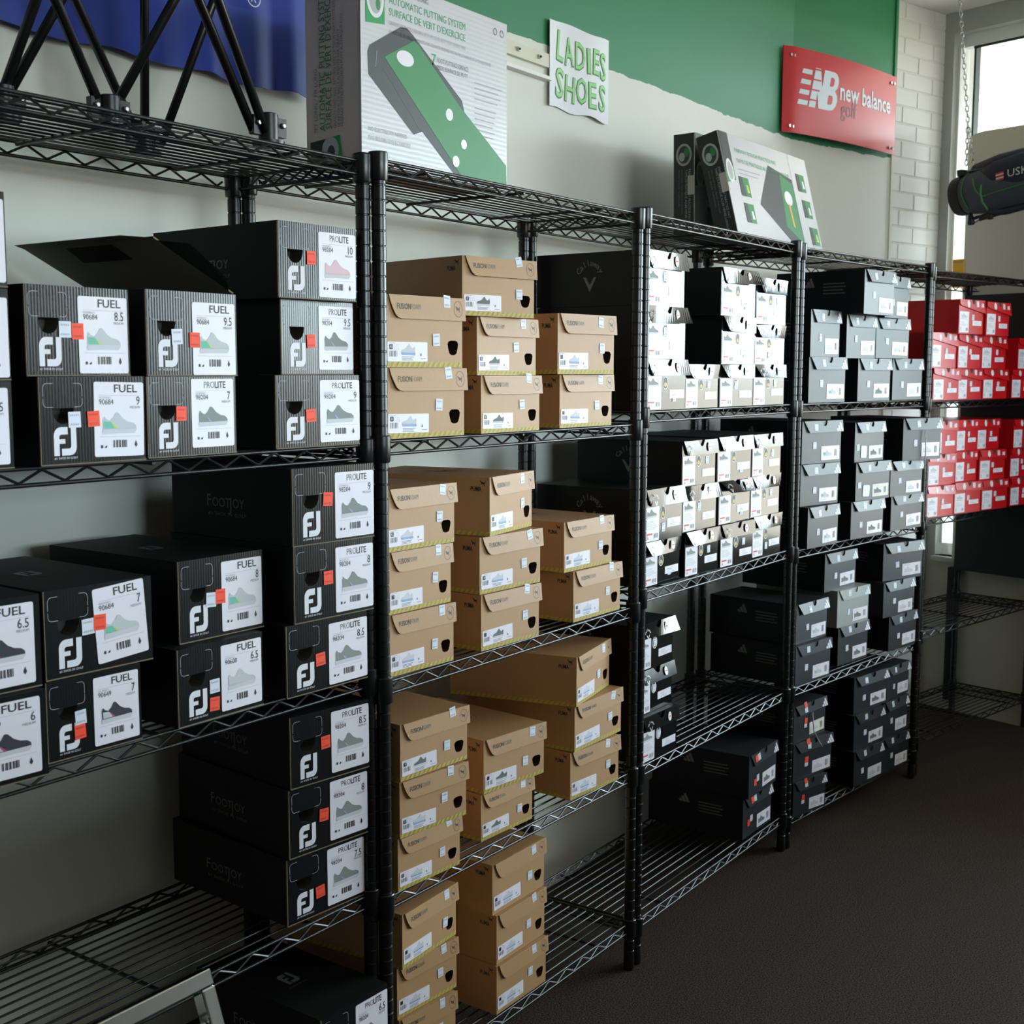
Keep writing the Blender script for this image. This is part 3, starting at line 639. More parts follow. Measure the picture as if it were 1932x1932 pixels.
def make_ad(root, n):
    w, h, d = DIM['ad']; rr = random.Random('a' + n); pale = n == 'i4'
    link('body', AP_BODY if pale else AD_BODY, root); link('side_logo', AD_SIDE, root)
    f = link('lid_flap', AP_FLAP if pale else AD_FLAP, root, (0, -.001, h), (R(-rr.uniform(4, 11)), 0, 0)); link('logo', AD_LOGO, f)
    sx = w * rr.uniform(.27, .35)
    link('price_sticker', ST_SM, f, (sx, -.0018, -.027 + rr.uniform(-.004, .004)), (0, R(rr.uniform(-8, 8)), 0))
    lb = link('size_label', AD_LABEL2 if n in ('h2', 'h5', 'j1') else AD_LABEL, root, (w * .49, -.0003, .007 + rr.uniform(0, .004)), (0, R(rr.uniform(-1, 1)), 0)); link('label_print', AD_LP, lb)
    link('shoe_picture', AD_SH[0 if n in AD_DARKSHOE else 1 + (n in ('h1', 'h4', 'h7', 'i3', 'i6', 'g1'))], lb, (0, -.0001, 0))
    zz = .034 + rr.uniform(0, .012); sx2 = w * rr.uniform(.25, .33) if n not in ('h2', 'h5') else w * .07
    link('price_sticker', ST_SM, root, (sx2, -.0006, zz), (0, R(rr.uniform(-4, 4)), 0))
    if n in AD_ORANGE:
        link('price_sticker', ST_SMO, f, (sx - (.018 if n[0] == 'f' else .002), -.0024, -.026 + (.0 if n[0] == 'f' else .012)), (0, R(-8), 0))['label'] = 'orange price sticker'
        link('price_sticker', ST_SMO, root, (sx2 - (.02 if n[0] == 'f' else .0), -.0012, zz + (-.008 if n[0] == 'f' else .013)), (0, R(4), 0))['label'] = 'orange price sticker'
    if n in ('h2', 'h5'): link('blank_sticker', AD_BIG, root, (w * .20, -.0011, .013), (0, R(3), 0))

# ---- red boxes with a slanted flap
w, h, d = DIM['nb']
NB_BODY = carton(w, h, d, 'nb_red', 'nb_red', 'nb_red').mesh('body')
pts = [(0, 0), (0, -.016), (.012, -.0215), (w + .004, -.045), (w + .004, 0)]; NB_FLAP = flap_mesh(pts, 'nb_red')
pts = [(0, 0), (.006, -.024), (w + .004, -.036), (w + .004, 0)]; NB_FLAP2 = flap_mesh(pts, 'nb_red')
def nb_mark(mb, x, z, s, mp, m):
    """slanted N and B with speed bars"""
    T = lambda q: [(x + (a + c * .22) * s, z + c * s) for a, c in q]
    mb.flat(T([(.18, 0), (.36, 0), (.36, .52), (.62, 0), (.80, 0), (.80, 1), (.62, 1), (.62, .42), (.34, 1), (.18, 1)]), mp, m)
    mb.flat(T([(.84, 0), (1.12, 0)] + arc(1.12, .25, .22, -90, 90, 5, .25) + [(.84, .50)]), mp, m); mb.flat(T([(.84, .52), (1.10, .52)] + arc(1.10, .76, .20, -90, 90, 5, .24) + [(.84, 1.0)]), mp, m)
    for i in range(4): mb.flat(T([(-.10 + .02 * i, .04 + i * .25), (.14, .04 + i * .25), (.14, .17 + i * .25), (-.10 + .02 * i, .17 + i * .25)]), mp, m)
b = MB(); mp = front(.0021); b.flat([(w * .33 + .0105 * math.cos(R(a)), -.0145 + .0125 * math.sin(R(a))) for a in range(0, 360, 20)], mp, 'nb_white'); ring(b, w * .33, -.0145, .0085, .0105, .0012, front(.0023), 'ink_pale')
nb_mark(b, w * .84, -.024, .014, mp, 'nb_white'); b.flat([(w * .47, 0), (w * .50, -.012), (w * .54, -.016), (w * .58, -.012), (w * .61, 0)], mp, 'kraft_dark'); NB_PRINT = b.mesh('flap_print')
lw, lh = .066, .070; mp = front(.0007); NB_LABEL = slab(rrect(0, lw, 0, lh, .0012), 'label_white').mesh('size_label')
t = MB(); tiny_lines(t, .006, .05, .045, 1, .003, mp, 'ink_grey', 1); bars(t, .045, .060, .006, .016, mp, 'ink_grey', 2); bars(t, .006, .013, .006, .018, mp, 'ink_grey', 5, 6); tiny_lines(t, .006, .05, .036, 4, .004, mp, 'ink_pale', 2); NB_LP = t.mesh('label_print')
t = MB(); shoe(t, .010, .048, .042, .016, mp, 'shoe_pale', 'shoe_sole'); NB_LS = t.mesh('shoe_picture')
b = slab(rrect(0, .066, 0, .0165, .001), 'label_white', 0, .0004); tiny_lines(b, .012, .05, .0115, 3, .0034, front(.0006), 'ink_pale', 2); NB_L2 = b.mesh('white_label')
def make_nb(root, n):
    w, h, d = DIM['nb']; rr = random.Random('n' + n)
    link('body', NB_BODY, root)
    f = link('lid_flap', NB_FLAP if n[0] == 'n' else NB_FLAP2, root, (0, -.001, h), (R(-rr.uniform(3, 8)), 0, 0)); link('flap_print', NB_PRINT, f)
    link('price_sticker', ST_SM, f, (w * .66, -.0018, -.023))
    lb = link('size_label', NB_LABEL, root, (.005, -.0003, .004)); link('label_print', NB_LP, lb); link('shoe_picture', NB_LS, lb, (0, -.0001, 0))
    link('white_label', NB_L2, root, (w * .55, -.0003, .030 + rr.uniform(-.006, .002))); link('price_sticker', ST_SM, root, (w * rr.uniform(.46, .62), -.0009, .048 + rr.uniform(-.004, .004)))
# name, box below, kind, unit, shelf, x, y, z, turn, width, height
BOXES = [
    ('b1',None,'fj',1,2,0.7743,1.4507,1.3160,-2.68,0.1802,0.1104), ('b1m','b1','fj',1,2,0.7817,1.4579,1.4274,-1.70,0.1800,0.1146),
    ('b1t','b1m','fj',1,2,0.7742,1.4497,1.5430,-2.82,0.1802,0.1171), ('b2',None,'fj',1,2,0.9904,1.4377,1.3160,-1.02,0.1651,0.1154),
    ('b3',None,'fj',1,2,1.1689,1.4461,1.3160,0.19,0.1666,0.1149), ('b4',None,'fj',1,2,1.4281,1.4560,1.3160,-2.85,0.1862,0.1164),
    ('b5','b2','fj',1,2,0.9952,1.4682,1.4324,0.16,0.1647,0.1189), ('b6','b3','fj',1,2,1.1816,1.4584,1.4319,-0.62,0.1679,0.1218),
    ('b7','b4','fj',1,2,1.4533,1.4673,1.4334,-1.25,0.1661,0.1194), ('b8','b7','fj',1,2,1.4320,1.4492,1.5538,-3.64,0.1684,0.1189),
    ('b9',None,'fj',1,3,0.7939,1.4386,0.9120,-4.33,0.1809,0.1146), ('b10',None,'fj',1,3,1.0002,1.4624,0.9120,-1.97,0.1515,0.1110),
    ('b11',None,'fj',1,3,1.2151,1.4526,0.9120,0.22,0.1712,0.1176), ('b12',None,'fj',1,3,1.4296,1.4439,0.9120,-2.11,0.1873,0.1187),
    ('b13','b9','fj',1,3,0.8015,1.4504,1.0276,-2.71,0.1802,0.1219), ('b14','b10','fj',1,3,1.0044,1.4664,1.0240,-1.99,0.1735,0.1218),
    ('b15','b11','fj',1,3,1.2426,1.4785,1.0306,-0.65,0.1701,0.1251), ('b16','b12','fj',1,3,1.4479,1.4418,1.0317,-3.20,0.1806,0.1253),
    ('b17','b16','fj',1,3,1.4474,1.4423,1.1580,-4.30,0.1813,0.1256), ('b18',None,'fj',1,4,1.4526,1.4754,0.5100,-4.75,0.1770,0.1158),
    ('b19','b18','fj',1,4,1.4566,1.4720,0.6268,-6.34,0.1749,0.1190), ('b20','b19','fj',1,4,1.4596,1.4695,0.7468,-7.23,0.1726,0.1224),
    ('b21',None,'fj',1,5,1.4634,1.4128,0.2340,-1.61,0.1648,0.1248), ('p1',None,'pu',2,2,1.6808,1.4449,1.3210,-5.24,0.2013,0.1234),
    ('p2',None,'pu',2,2,1.9390,1.4299,1.3210,-2.19,0.1881,0.1095), ('p3',None,'pu',2,2,2.2285,1.4396,1.3210,-3.15,0.1948,0.1112),
    ('p4','p1','pu',2,2,1.6809,1.4447,1.4454,-5.67,0.1949,0.1260), ('p5','p2','pu',2,2,1.9346,1.4361,1.4315,-2.19,0.1881,0.1098),
    ('p6','p3','pu',2,2,2.2047,1.4298,1.4332,-5.55,0.1963,0.1247), ('p7','p5','pu',2,2,1.8919,1.4379,1.5423,-10.00,0.1907,0.1097),
    ('p10',None,'pu',2,3,1.6889,1.4499,0.8940,-2.67,0.1776,0.1118), ('p9','p10','pu',2,3,1.6884,1.4498,1.0068,-0.98,0.1765,0.1120),
    ('p8','p9','pu',2,3,1.6852,1.4484,1.1198,-1.26,0.1879,0.1119), ('p13',None,'pu',2,3,1.9553,1.4422,0.8940,-2.19,0.1917,0.1112),
    ('p12','p13','pu',2,3,1.9549,1.4454,1.0062,-2.56,0.1985,0.1121), ('p11','p12','pu',2,3,1.9751,1.4358,1.1194,9.08,0.1921,0.1154),
    ('p15',None,'pu',2,3,2.3021,1.4485,0.8940,-0.42,0.1986,0.1117), ('p14','p15','pu',2,3,2.2753,1.4563,1.0067,-1.40,0.1931,0.1094),
    ('p18',None,'pu',2,4,1.6946,1.4380,0.4960,-3.46,0.1714,0.0984), ('p17','p18','pu',2,4,1.6981,1.4358,0.5954,-6.24,0.1748,0.1047),
    ('p16','p17','pu',2,4,1.7011,1.4360,0.7011,-4.25,0.1823,0.1055), ('p20',None,'pu',2,4,1.9811,1.4619,0.4960,-2.84,0.1708,0.0961),
    ('p19','p20','pu',2,4,1.9867,1.4595,0.5931,-5.98,0.1895,0.1109), ('p23',None,'pu',2,4,2.2930,1.4475,0.4960,-4.00,0.1880,0.1081),
    ('p22','p23','pu',2,4,2.2987,1.4407,0.6051,0.81,0.2067,0.1054), ('p21','p22','pu',2,4,2.2868,1.4292,0.7115,11.89,0.2189,0.1105),
    ('p26',None,'pu',2,5,1.7181,1.4584,0.1210,-5.27,0.1543,0.1116), ('p25','p26','pu',2,5,1.7170,1.4619,0.2336,-3.75,0.1675,0.1032),
    ('p24','p25','pu',2,5,1.7128,1.4447,0.3379,3.77,0.1773,0.1064), ('p29',None,'pp',2,5,2.0114,1.4449,0.1210,-0.36,0.1808,0.1038),
    ('p28','p29','pp',2,5,2.0158,1.4483,0.2258,0.87,0.1811,0.1050), ('p27','p28','pp',2,5,2.0097,1.4542,0.3318,0.59,0.1932,0.1073),
    ('c1',None,'ca',3,2,2.6111,1.4468,1.3480,-1.82,0.1865,0.1197), ('c2',None,'ca',3,2,2.7996,1.4427,1.3480,0.11,0.1830,0.1088),
    ('c3',None,'ca',3,2,2.9927,1.4428,1.3480,-1.84,0.1896,0.1091), ('c4',None,'ca',3,2,3.1944,1.4410,1.3480,-2.43,0.1902,0.1097),
    ('c5','c1','ca',3,2,2.6111,1.4486,1.4687,-1.57,0.1858,0.1239), ('c6','c3','ca',3,2,2.9851,1.4360,1.4581,-1.56,0.1882,0.1231),
    ('c7','c4','ca',3,2,3.1999,1.4424,1.4587,-1.65,0.1894,0.1078), ('c8','c5','ca',3,2,2.6110,1.4501,1.5936,-1.37,0.1817,0.1266),
    ('c9','c6','ca',3,2,2.9738,1.4339,1.5822,-1.65,0.1936,0.1210), ('c10','c7','ca',3,2,3.1845,1.4322,1.5675,-0.91,0.1904,0.1228),
    ('d1',None,'ca',3,3,2.6383,1.4625,0.9210,0.39,0.1870,0.1087), ('d2',None,'ca',3,3,2.8396,1.4564,0.9210,-1.41,0.1815,0.1137),
    ('d3',None,'ca',3,3,3.0298,1.4504,0.9210,-2.64,0.1876,0.1140), ('d4',None,'ca',3,3,3.2433,1.4560,0.9210,-1.38,0.1861,0.1146),
    ('d5','d1','ca',3,3,2.6317,1.4567,1.0307,-0.43,0.1870,0.1273), ('d6','d2','ca',3,3,2.8277,1.4586,1.0357,-1.04,0.1826,0.1156),
    ('d7','d3','ca',3,3,3.0214,1.4529,1.0360,-1.11,0.1863,0.1147), ('d8','d4','ca',3,3,3.2249,1.4547,1.0366,-1.16,0.1864,0.1145),
    ('d9','d6','ca',3,3,2.8187,1.4568,1.1523,-0.95,0.1835,0.1135), ('d10','d7','ca',3,3,3.0042,1.4506,1.1516,-2.82,0.1878,0.1166),
    ('d11','d8','ca',3,3,3.2039,1.4432,1.1521,-1.10,0.1851,0.1149), ('e3',None,'ca',3,4,2.6109,1.4485,0.4940,-1.62,0.1760,0.1129),
    ('e2','e3','ca',3,4,2.6110,1.4619,0.6079,0.29,0.1834,0.1092), ('e1','e2','ca',3,4,2.6110,1.4610,0.7181,0.15,0.1820,0.1133),
    ('f2',None,'ad',3,5,3.2311,1.4585,0.1110,-0.22,0.1952,0.1202), ('f1','f2','ad',3,5,3.2339,1.4441,0.2322,1.62,0.2040,0.1249),
    ('g1',None,'ad',4,2,3.5873,1.4407,1.3470,-10.65,0.2015,0.1352), ('g2',None,'ad',4,2,3.8780,1.3963,1.3470,-10.27,0.1998,0.1330),
    ('g3',None,'ad',4,2,4.1275,1.3696,1.3470,-9.98,0.1992,0.1347), ('g4','g1','ad',4,2,3.5795,1.4354,1.4832,-5.64,0.1853,0.1386),
    ('g5','g2','ad',4,2,3.7872,1.4034,1.4810,-7.21,0.1913,0.1320), ('g6','g3','ad',4,2,3.9873,1.3806,1.4827,-11.61,0.2017,0.1268),
    ('g7','g5','ad',4,2,3.7864,1.3517,1.6140,-8.19,0.1917,0.1333), ('g8','g6','ad',4,2,3.9903,1.3561,1.6104,-4.72,0.1813,0.1319),
    ('h7',None,'ad',4,3,3.5589,1.4202,0.9140,-7.08,0.1860,0.1230), ('h8',None,'ad',4,3,3.8384,1.3900,0.9140,-10.20,0.1984,0.1181),
    ('h9',None,'ad',4,3,4.1221,1.3579,0.9140,-11.37,0.2017,0.1173), ('h4','h7','ad',4,3,3.5630,1.4482,1.0380,-11.61,0.2034,0.1246),
    ('h5','h8','ad',4,3,3.8644,1.3877,1.0331,-11.62,0.2014,0.1210), ('h6','h9','ad',4,3,4.0825,1.3503,1.0323,-12.17,0.1998,0.1146),
    ('h1','h4','ad',4,3,3.5767,1.4521,1.1636,-12.23,0.2063,0.1280), ('h2','h5','ad',4,3,3.8729,1.3976,1.1551,-7.80,0.1934,0.1248),
    ('h3','h6','ad',4,3,4.1419,1.3326,1.1479,-19.22,0.2003,0.1382), ('i6',None,'ad',4,4,3.5467,1.4416,0.4940,-8.18,0.2078,0.1217),
    ('i7',None,'ad',4,4,3.8806,1.4353,0.4940,-8.24,0.1970,0.1268), ('i8',None,'ad',4,4,4.1903,1.3735,0.4940,-8.33,0.2027,0.1194),
    ('i3','i6','ad',4,4,3.5715,1.4532,0.6167,-6.39,0.1941,0.1219), ('i4','i7','ad',4,4,3.8625,1.4342,0.6218,-9.08,0.2006,0.1203),
    ('i5','i8','ad',4,4,4.1485,1.3817,0.6144,-10.83,0.2023,0.1198), ('i1','i3','ad',4,4,3.8247,1.4651,0.7396,-8.17,0.2005,0.1231),
    ('i2','i5','ad',4,4,4.1742,1.3952,0.7352,-18.95,0.2111,0.1264), ('j3',None,'ad',4,5,3.5298,1.4308,0.0940,-13.89,0.1655,0.1070),
    ('j2','j3','ad',4,5,3.5341,1.4355,0.2020,-11.28,0.2098,0.1162), ('j1','j2','ad',4,5,3.5368,1.4385,0.3192,-6.69,0.1983,0.1135),
    ('k3',None,'ad',4,5,3.9074,1.3797,0.0940,-9.52,0.1876,0.1175), ('k2','k3','ad',4,5,3.9212,1.3879,0.2125,-9.85,0.1941,0.1150),
    ('k1','k2','ad',4,5,3.9392,1.3979,0.3284,-10.18,0.2143,0.1200), ('l3',None,'ad',4,5,4.1047,1.3526,0.0940,-8.80,0.1834,0.1155),
    ('l2','l3','ad',4,5,4.1180,1.3572,0.2105,-6.95,0.1820,0.1218), ('l1','l2','ad',4,5,4.1507,1.3609,0.3333,-7.22,0.1669,0.1124),
    ('n1',None,'nb',5,2,4.4902,1.3467,1.3390,-12.79,0.1780,0.1128), ('n2',None,'nb',5,2,4.6672,1.3151,1.3390,-13.18,0.1789,0.1108),
    ('n3',None,'nb',5,2,4.8426,1.2704,1.3390,-13.67,0.1799,0.1100), ('n4',None,'nb',5,2,5.0549,1.2202,1.3390,-12.79,0.1780,0.1084),
    ('n5','n1','nb',5,2,4.4579,1.3503,1.4528,-12.79,0.1780,0.1228), ('n6','n2','nb',5,2,4.6325,1.3059,1.4508,-11.56,0.1749,0.1220),
    ('n7','n3','nb',5,2,4.8056,1.2694,1.4500,-13.21,0.1792,0.1196), ('n8','n4','nb',5,2,5.0938,1.2110,1.4484,-12.79,0.1780,0.1188),
    ('n9','n6','nb',5,2,4.5922,1.2957,1.5738,-12.42,0.1771,0.1202), ('n10','n7','nb',5,2,4.7673,1.2478,1.5706,-12.07,0.1754,0.1203),
    ('m9',None,'nb',5,3,4.4600,1.3444,0.9260,-13.84,0.1780,0.1097), ('m10',None,'nb',5,3,4.6457,1.3021,0.9260,-14.60,0.1816,0.1131),
    ('m11',None,'nb',5,3,4.8330,1.2555,0.9260,-15.28,0.1819,0.1119), ('m12',None,'nb',5,3,5.0558,1.2083,0.9260,-12.79,0.1780,0.1079),
    ('m5','m9','nb',5,3,4.4823,1.3514,1.0367,-14.05,0.1808,0.1109), ('m6','m10','nb',5,3,4.6597,1.3071,1.0401,-11.29,0.1671,0.1106),
    ('m7','m11','nb',5,3,4.8235,1.2648,1.0389,-15.00,0.1798,0.1107), ('m8','m12','nb',5,3,5.0821,1.2189,1.0349,-12.79,0.1780,0.1101),
    ('m1','m5','nb',5,3,4.4885,1.3453,1.1486,-12.79,0.1780,0.1163), ('m2','m6','nb',5,3,4.6717,1.3101,1.1517,-10.02,0.1677,0.1136),
    ('m3','m7','nb',5,3,4.8389,1.2819,1.1506,-11.45,0.1749,0.1125), ('m4','m8','nb',5,3,5.0890,1.2133,1.1459,-12.79,0.1780,0.1106)]
ORD = ['first', 'second', 'third', 'fourth', 'fifth']
SHELF = {2: 'second shelf down', 3: 'third shelf down', 4: 'fourth shelf down', 5: 'bottom shelf'}
DESC = {'pu': 'tan shoe box with yellow striped hem', 'pp': 'plain tan shoe box', 'ca': 'glossy black shoe box with oval sticker', 'ad': 'dark navy shoe box with three-bar flap', 'nb': 'red shoe box with slanted flap'}
GROUP = {'fj': 'black shoe boxes on the nearest shelving', 'pu': 'tan shoe boxes', 'pp': 'tan shoe boxes', 'ca': 'glossy black shoe boxes with oval stickers', 'ad': 'dark navy shoe boxes', 'nb': 'red shoe boxes'}
below = {r[0]: r[1] for r in BOXES}
def base_of(n):
    while below[n]: n = below[n]
    return n
info = {r[0]: r for r in BOXES}; stacks = {}
for r in BOXES: stacks.setdefault((r[3], r[4]), {}).setdefault(base_of(r[0]), []).append(r[0])
for n, bl, t, u, lv, x, y, z, a, w, h in BOXES:
    cols = stacks[(u, lv)]; order = sorted(cols, key=lambda k: info[k][5]); k = order.index(base_of(n))
    st = sorted(cols[base_of(n)], key=lambda q: info[q][7]); i = st.index(n)
    pos = 'only box' if len(st) == 1 else ('bottom' if i == 0 else 'top' if i == len(st) - 1 else 'middle')
    desc = ('black shoe box marked size ' + FJ[n][2] if FJ[n][2] else 'black shoe box cut by the frame edge') if t == 'fj' else DESC[t]
    if n == 'i4': desc = 'pale grey shoe box among dark ones'
    if t == 'ad' and u == 3: lab = 'dark shoe box with orange stickers, %s of the lone stack beside bare bottom shelf' % pos
    else: lab = '%s, %s of %s stack, %s' % (desc, pos, ORD[k], SHELF[lv])
    dt = DIM[t]
    mw = Matrix.Translation((x, y, z)) @ Matrix.Rotation(R(a), 4, 'Z') @ Matrix.Diagonal((w / dt[0], 1, h / DIM['pu' if t == 'pp' else t][1], 1))
    root = thing('shoe_box', lab, 'shoe box', mw, GROUP[t])
    if t == 'fj': make_fj(root, n)
    elif t in ('pu', 'pp'): make_pu(root, n, t)
    elif t == 'ca': make_ca(root, n)
    elif t == 'ad': make_ad(root, n)
    else: make_nb(root, n)

# ---- laces hanging out of two dark boxes
def lace(pts, label): tag(MB().tube(pts, .0019, 'lace', 6).build('shoelace', smooth=True), label, 'shoelace', 'loose shoelaces')
def on_front(n, fx, dy, zs):
    _, _, _, _, _, x, y, z, a, w, h = info[n]; c, s = math.cos(R(a)), math.sin(R(a))
    return [(x + f_ * w * c + d_ * s, y + f_ * w * s - d_ * c, z + zz) for f_, d_, zz in zip(fx, dy, zs)]
lace(on_front('h3', (.53, .53, .54, .53), (.006, .010, .010, .008), (.098, .06, .02, -.03)), 'white shoelace hanging straight from the jutting dark box')
lace(on_front('j1', (.53, .53, .56, .64, .74), (.006, .009, .009, .018, .020), (.080, .05, .02, -.012, -.034)), 'white shoelace curling down from a box with orange stickers')

# ------------------------------------------------------------------ large putting-game carton on the top shelf
CW, CD, CH = .432, .13, .322
root = thing('putting_mat_carton', 'large white carton picturing a putting mat, on the top shelf', 'carton', Matrix.Translation((1.690, 1.502, 1.80)))
b = MB(); b.box(0, CW, .001, CD, 0, CH, 'carton_side'); b.build('body', root)
b = MB(); b.box(-.001, CW + .001, -.001, .001, 0, CH, 'carton_white'); b.build('front_panel', root)
b = MB(); mp = front(.0016)
b.flat([(.012, .236), (.062, .242), (.062, .322), (.012, .322)], mp, 'print_green2'); b.flat([(.012, .275), (.062, .281), (.062, .322), (.012, .322)], front(.0017), 'mat_dark')
e = lambda rx, rz, m, k, cx=.037, cz=.281: b.flat([(cx + rx * math.cos(R(a)), cz + rz * math.sin(R(a))) for a in range(0, 360, 15)], front(k), m)
e(.023, .033, 'label_white', .0018); e(.017, .026, 'globe', .0019); e(.008, .008, 'mat_dark', .0020, .035, .294); e(.006, .010, 'mat_green', .0020, .044, .272); b.build('globe_emblem', root)
b = MB()
put(b, '7FT LONG / 7PI LONG', .074, .303, mp, 'ink_grey', .012, fit=.11)
put(b, 'AUTOMATIC PUTTING SYSTEM', .074, .281, mp, 'print_green', .0185, fit=.222, bold=-.004); put(b, "SURFACE DE VERT D'EXERCICE", .074, .261, mp, 'print_green', .0185, fit=.222, bold=-.004)
put(b, 'GRAVITY-FEED BALL RETURN SETS UP YOUR NEXT PUTT EVERY TIME', .074, .245, mp, 'ink_pale', .0095, fit=.222); put(b, 'LE RETOUR DE BALLE ALIMENTE PAR GRAVITE PREPARE VOTRE PROCHAIN PUTT A CHAQUE FOIS', .074, .230, mp, 'ink_pale', .0095, fit=.305)
put(b, '7', .193, .199, mp, 'print_green', .030); put(b, 'FOOT PUTTING SURFACE', .209, .207, mp, 'ink_grey', .0115, fit=.096); put(b, 'PIEDS SURFACE DE PUTT', .209, .194, mp, 'ink_grey', .0115, fit=.094)
tiny_lines(b, .325, .425, .190, 4, .010, mp, 'ink_pale', 3, .0022); tiny_lines(b, .325, .420, .143, 6, .010, mp, 'ink_pale', 5, .0022)
put(b, 'NO ELECTRICITY NEEDED', .016, .055, mp, 'ink_pale', .011, fit=.105); put(b, "PAS BESOIN D'ELECTRICITE", .016, .040, mp, 'ink_pale', .011, fit=.115)
ring(b, .393, .300, .006, .007, .0016, mp, 'ink_grey'); ring(b, .415, .300, .006, .007, .0016, mp, 'ink_grey'); b.build('front_lettering', root)
b = MB()
b.flat([(.016, .188), (.022, .200), (.105, .247), (.122, .249), (.140, .240), (.285, .150), (.296, .120), (.36, .085), (.43, .045), (.432, .004), (.27, .004), (.165, .075), (.14, .066), (.018, .150)], mp, 'mat_dark')
b.flat([(.060, .187), (.142, .231), (.155, .226), (.272, .142), (.36, .090), (.43, .048), (.430, .012), (.29, .004), (.195, .080)], front(.0019), 'mat_green')
b.flat([(.117 + .024 * math.cos(R(a)), .195 + .0135 * math.sin(R(a))) for a in range(0, 360, 15)], front(.0022), 'label_white')
for cx, cz, r_ in ((.245, .118, .011), (.265, .035, .0105), (.29, .07, .009)): b.flat([(cx + r_ * math.cos(R(a)), cz + r_ * math.sin(R(a))) for a in range(0, 360, 15)], front(.0022), 'label_white')
stroke(b, [(.040, .193), (.036, .165)], .0008, front(.0022), 'ink_pale'); stroke(b, [(.06, .165), (.16, .075)], .0007, front(.0022), 'ink_grey'); b.build('mat_picture', root)
sd = lambda k: (lambda u, v: (-.0015 - k, .124 - u, v))   # lettering running upwards on the left end
def up_text(mb, s, u, v, size, fit, m, k=0, **kw):
    vs, fs, wd = text(s, size, **kw); q = fit / wd
    mb.add([sd(k)(u - z_, v + x_ * q) for x_, z_ in vs], fs, m)
b = MB(); up_text(b, '7FT LONG / 7PI LONG', .022, .058, .011, .11, 'ink_grey'); up_text(b, 'AUTOMATIC PUTTING SYSTEM', .041, .060, .020, .245, 'mat_green', bold=-.003); up_text(b, "SURFACE DE VERT D'EXERCICE", .056, .062, .020, .245, 'mat_green', bold=-.003)
up_text(b, 'GRAVITY-FEED BALL RETURN SETS UP YOUR NEXT PUTT EVERY TIME', .067, .062, .009, .245, 'ink_grey'); up_text(b, 'LE RETOUR DE BALLE ALIMENTE PAR GRAVITE', .076, .064, .009, .165, 'ink_grey'); up_text(b, 'PREPARE VOTRE PROCHAIN PUTT A CHAQUE FOIS', .084, .064, .009, .190, 'ink_grey')
for i in range(14): b.flat([(.085, .282 + i * .0026), (.1, .282 + i * .0026), (.1, .282 + i * .0026 + (.0008, .0016)[i % 2]), (.085, .282 + i * .0026 + (.0008, .0016)[i % 2])], sd(0), 'ink_grey')
b.build('end_lettering', root)
b = MB(); b.flat([(.004, .0), (.05, .0), (.05, .047), (.004, .043)], sd(0), 'carton_black'); b.flat([(.05, 0), (.083, 0), (.074, .05), (.05, .048)], sd(0), 'print_green2')
b.flat([(.052 + .02 * math.cos(R(a)), .026 + .023 * math.sin(R(a))) for a in range(0, 360, 15)], sd(.0002), 'globe'); b.flat([(.054 + .009 * math.cos(R(a)), .022 + .012 * math.sin(R(a))) for a in range(0, 360, 20)], sd(.0003), 'mat_dark'); b.build('end_emblem', root)

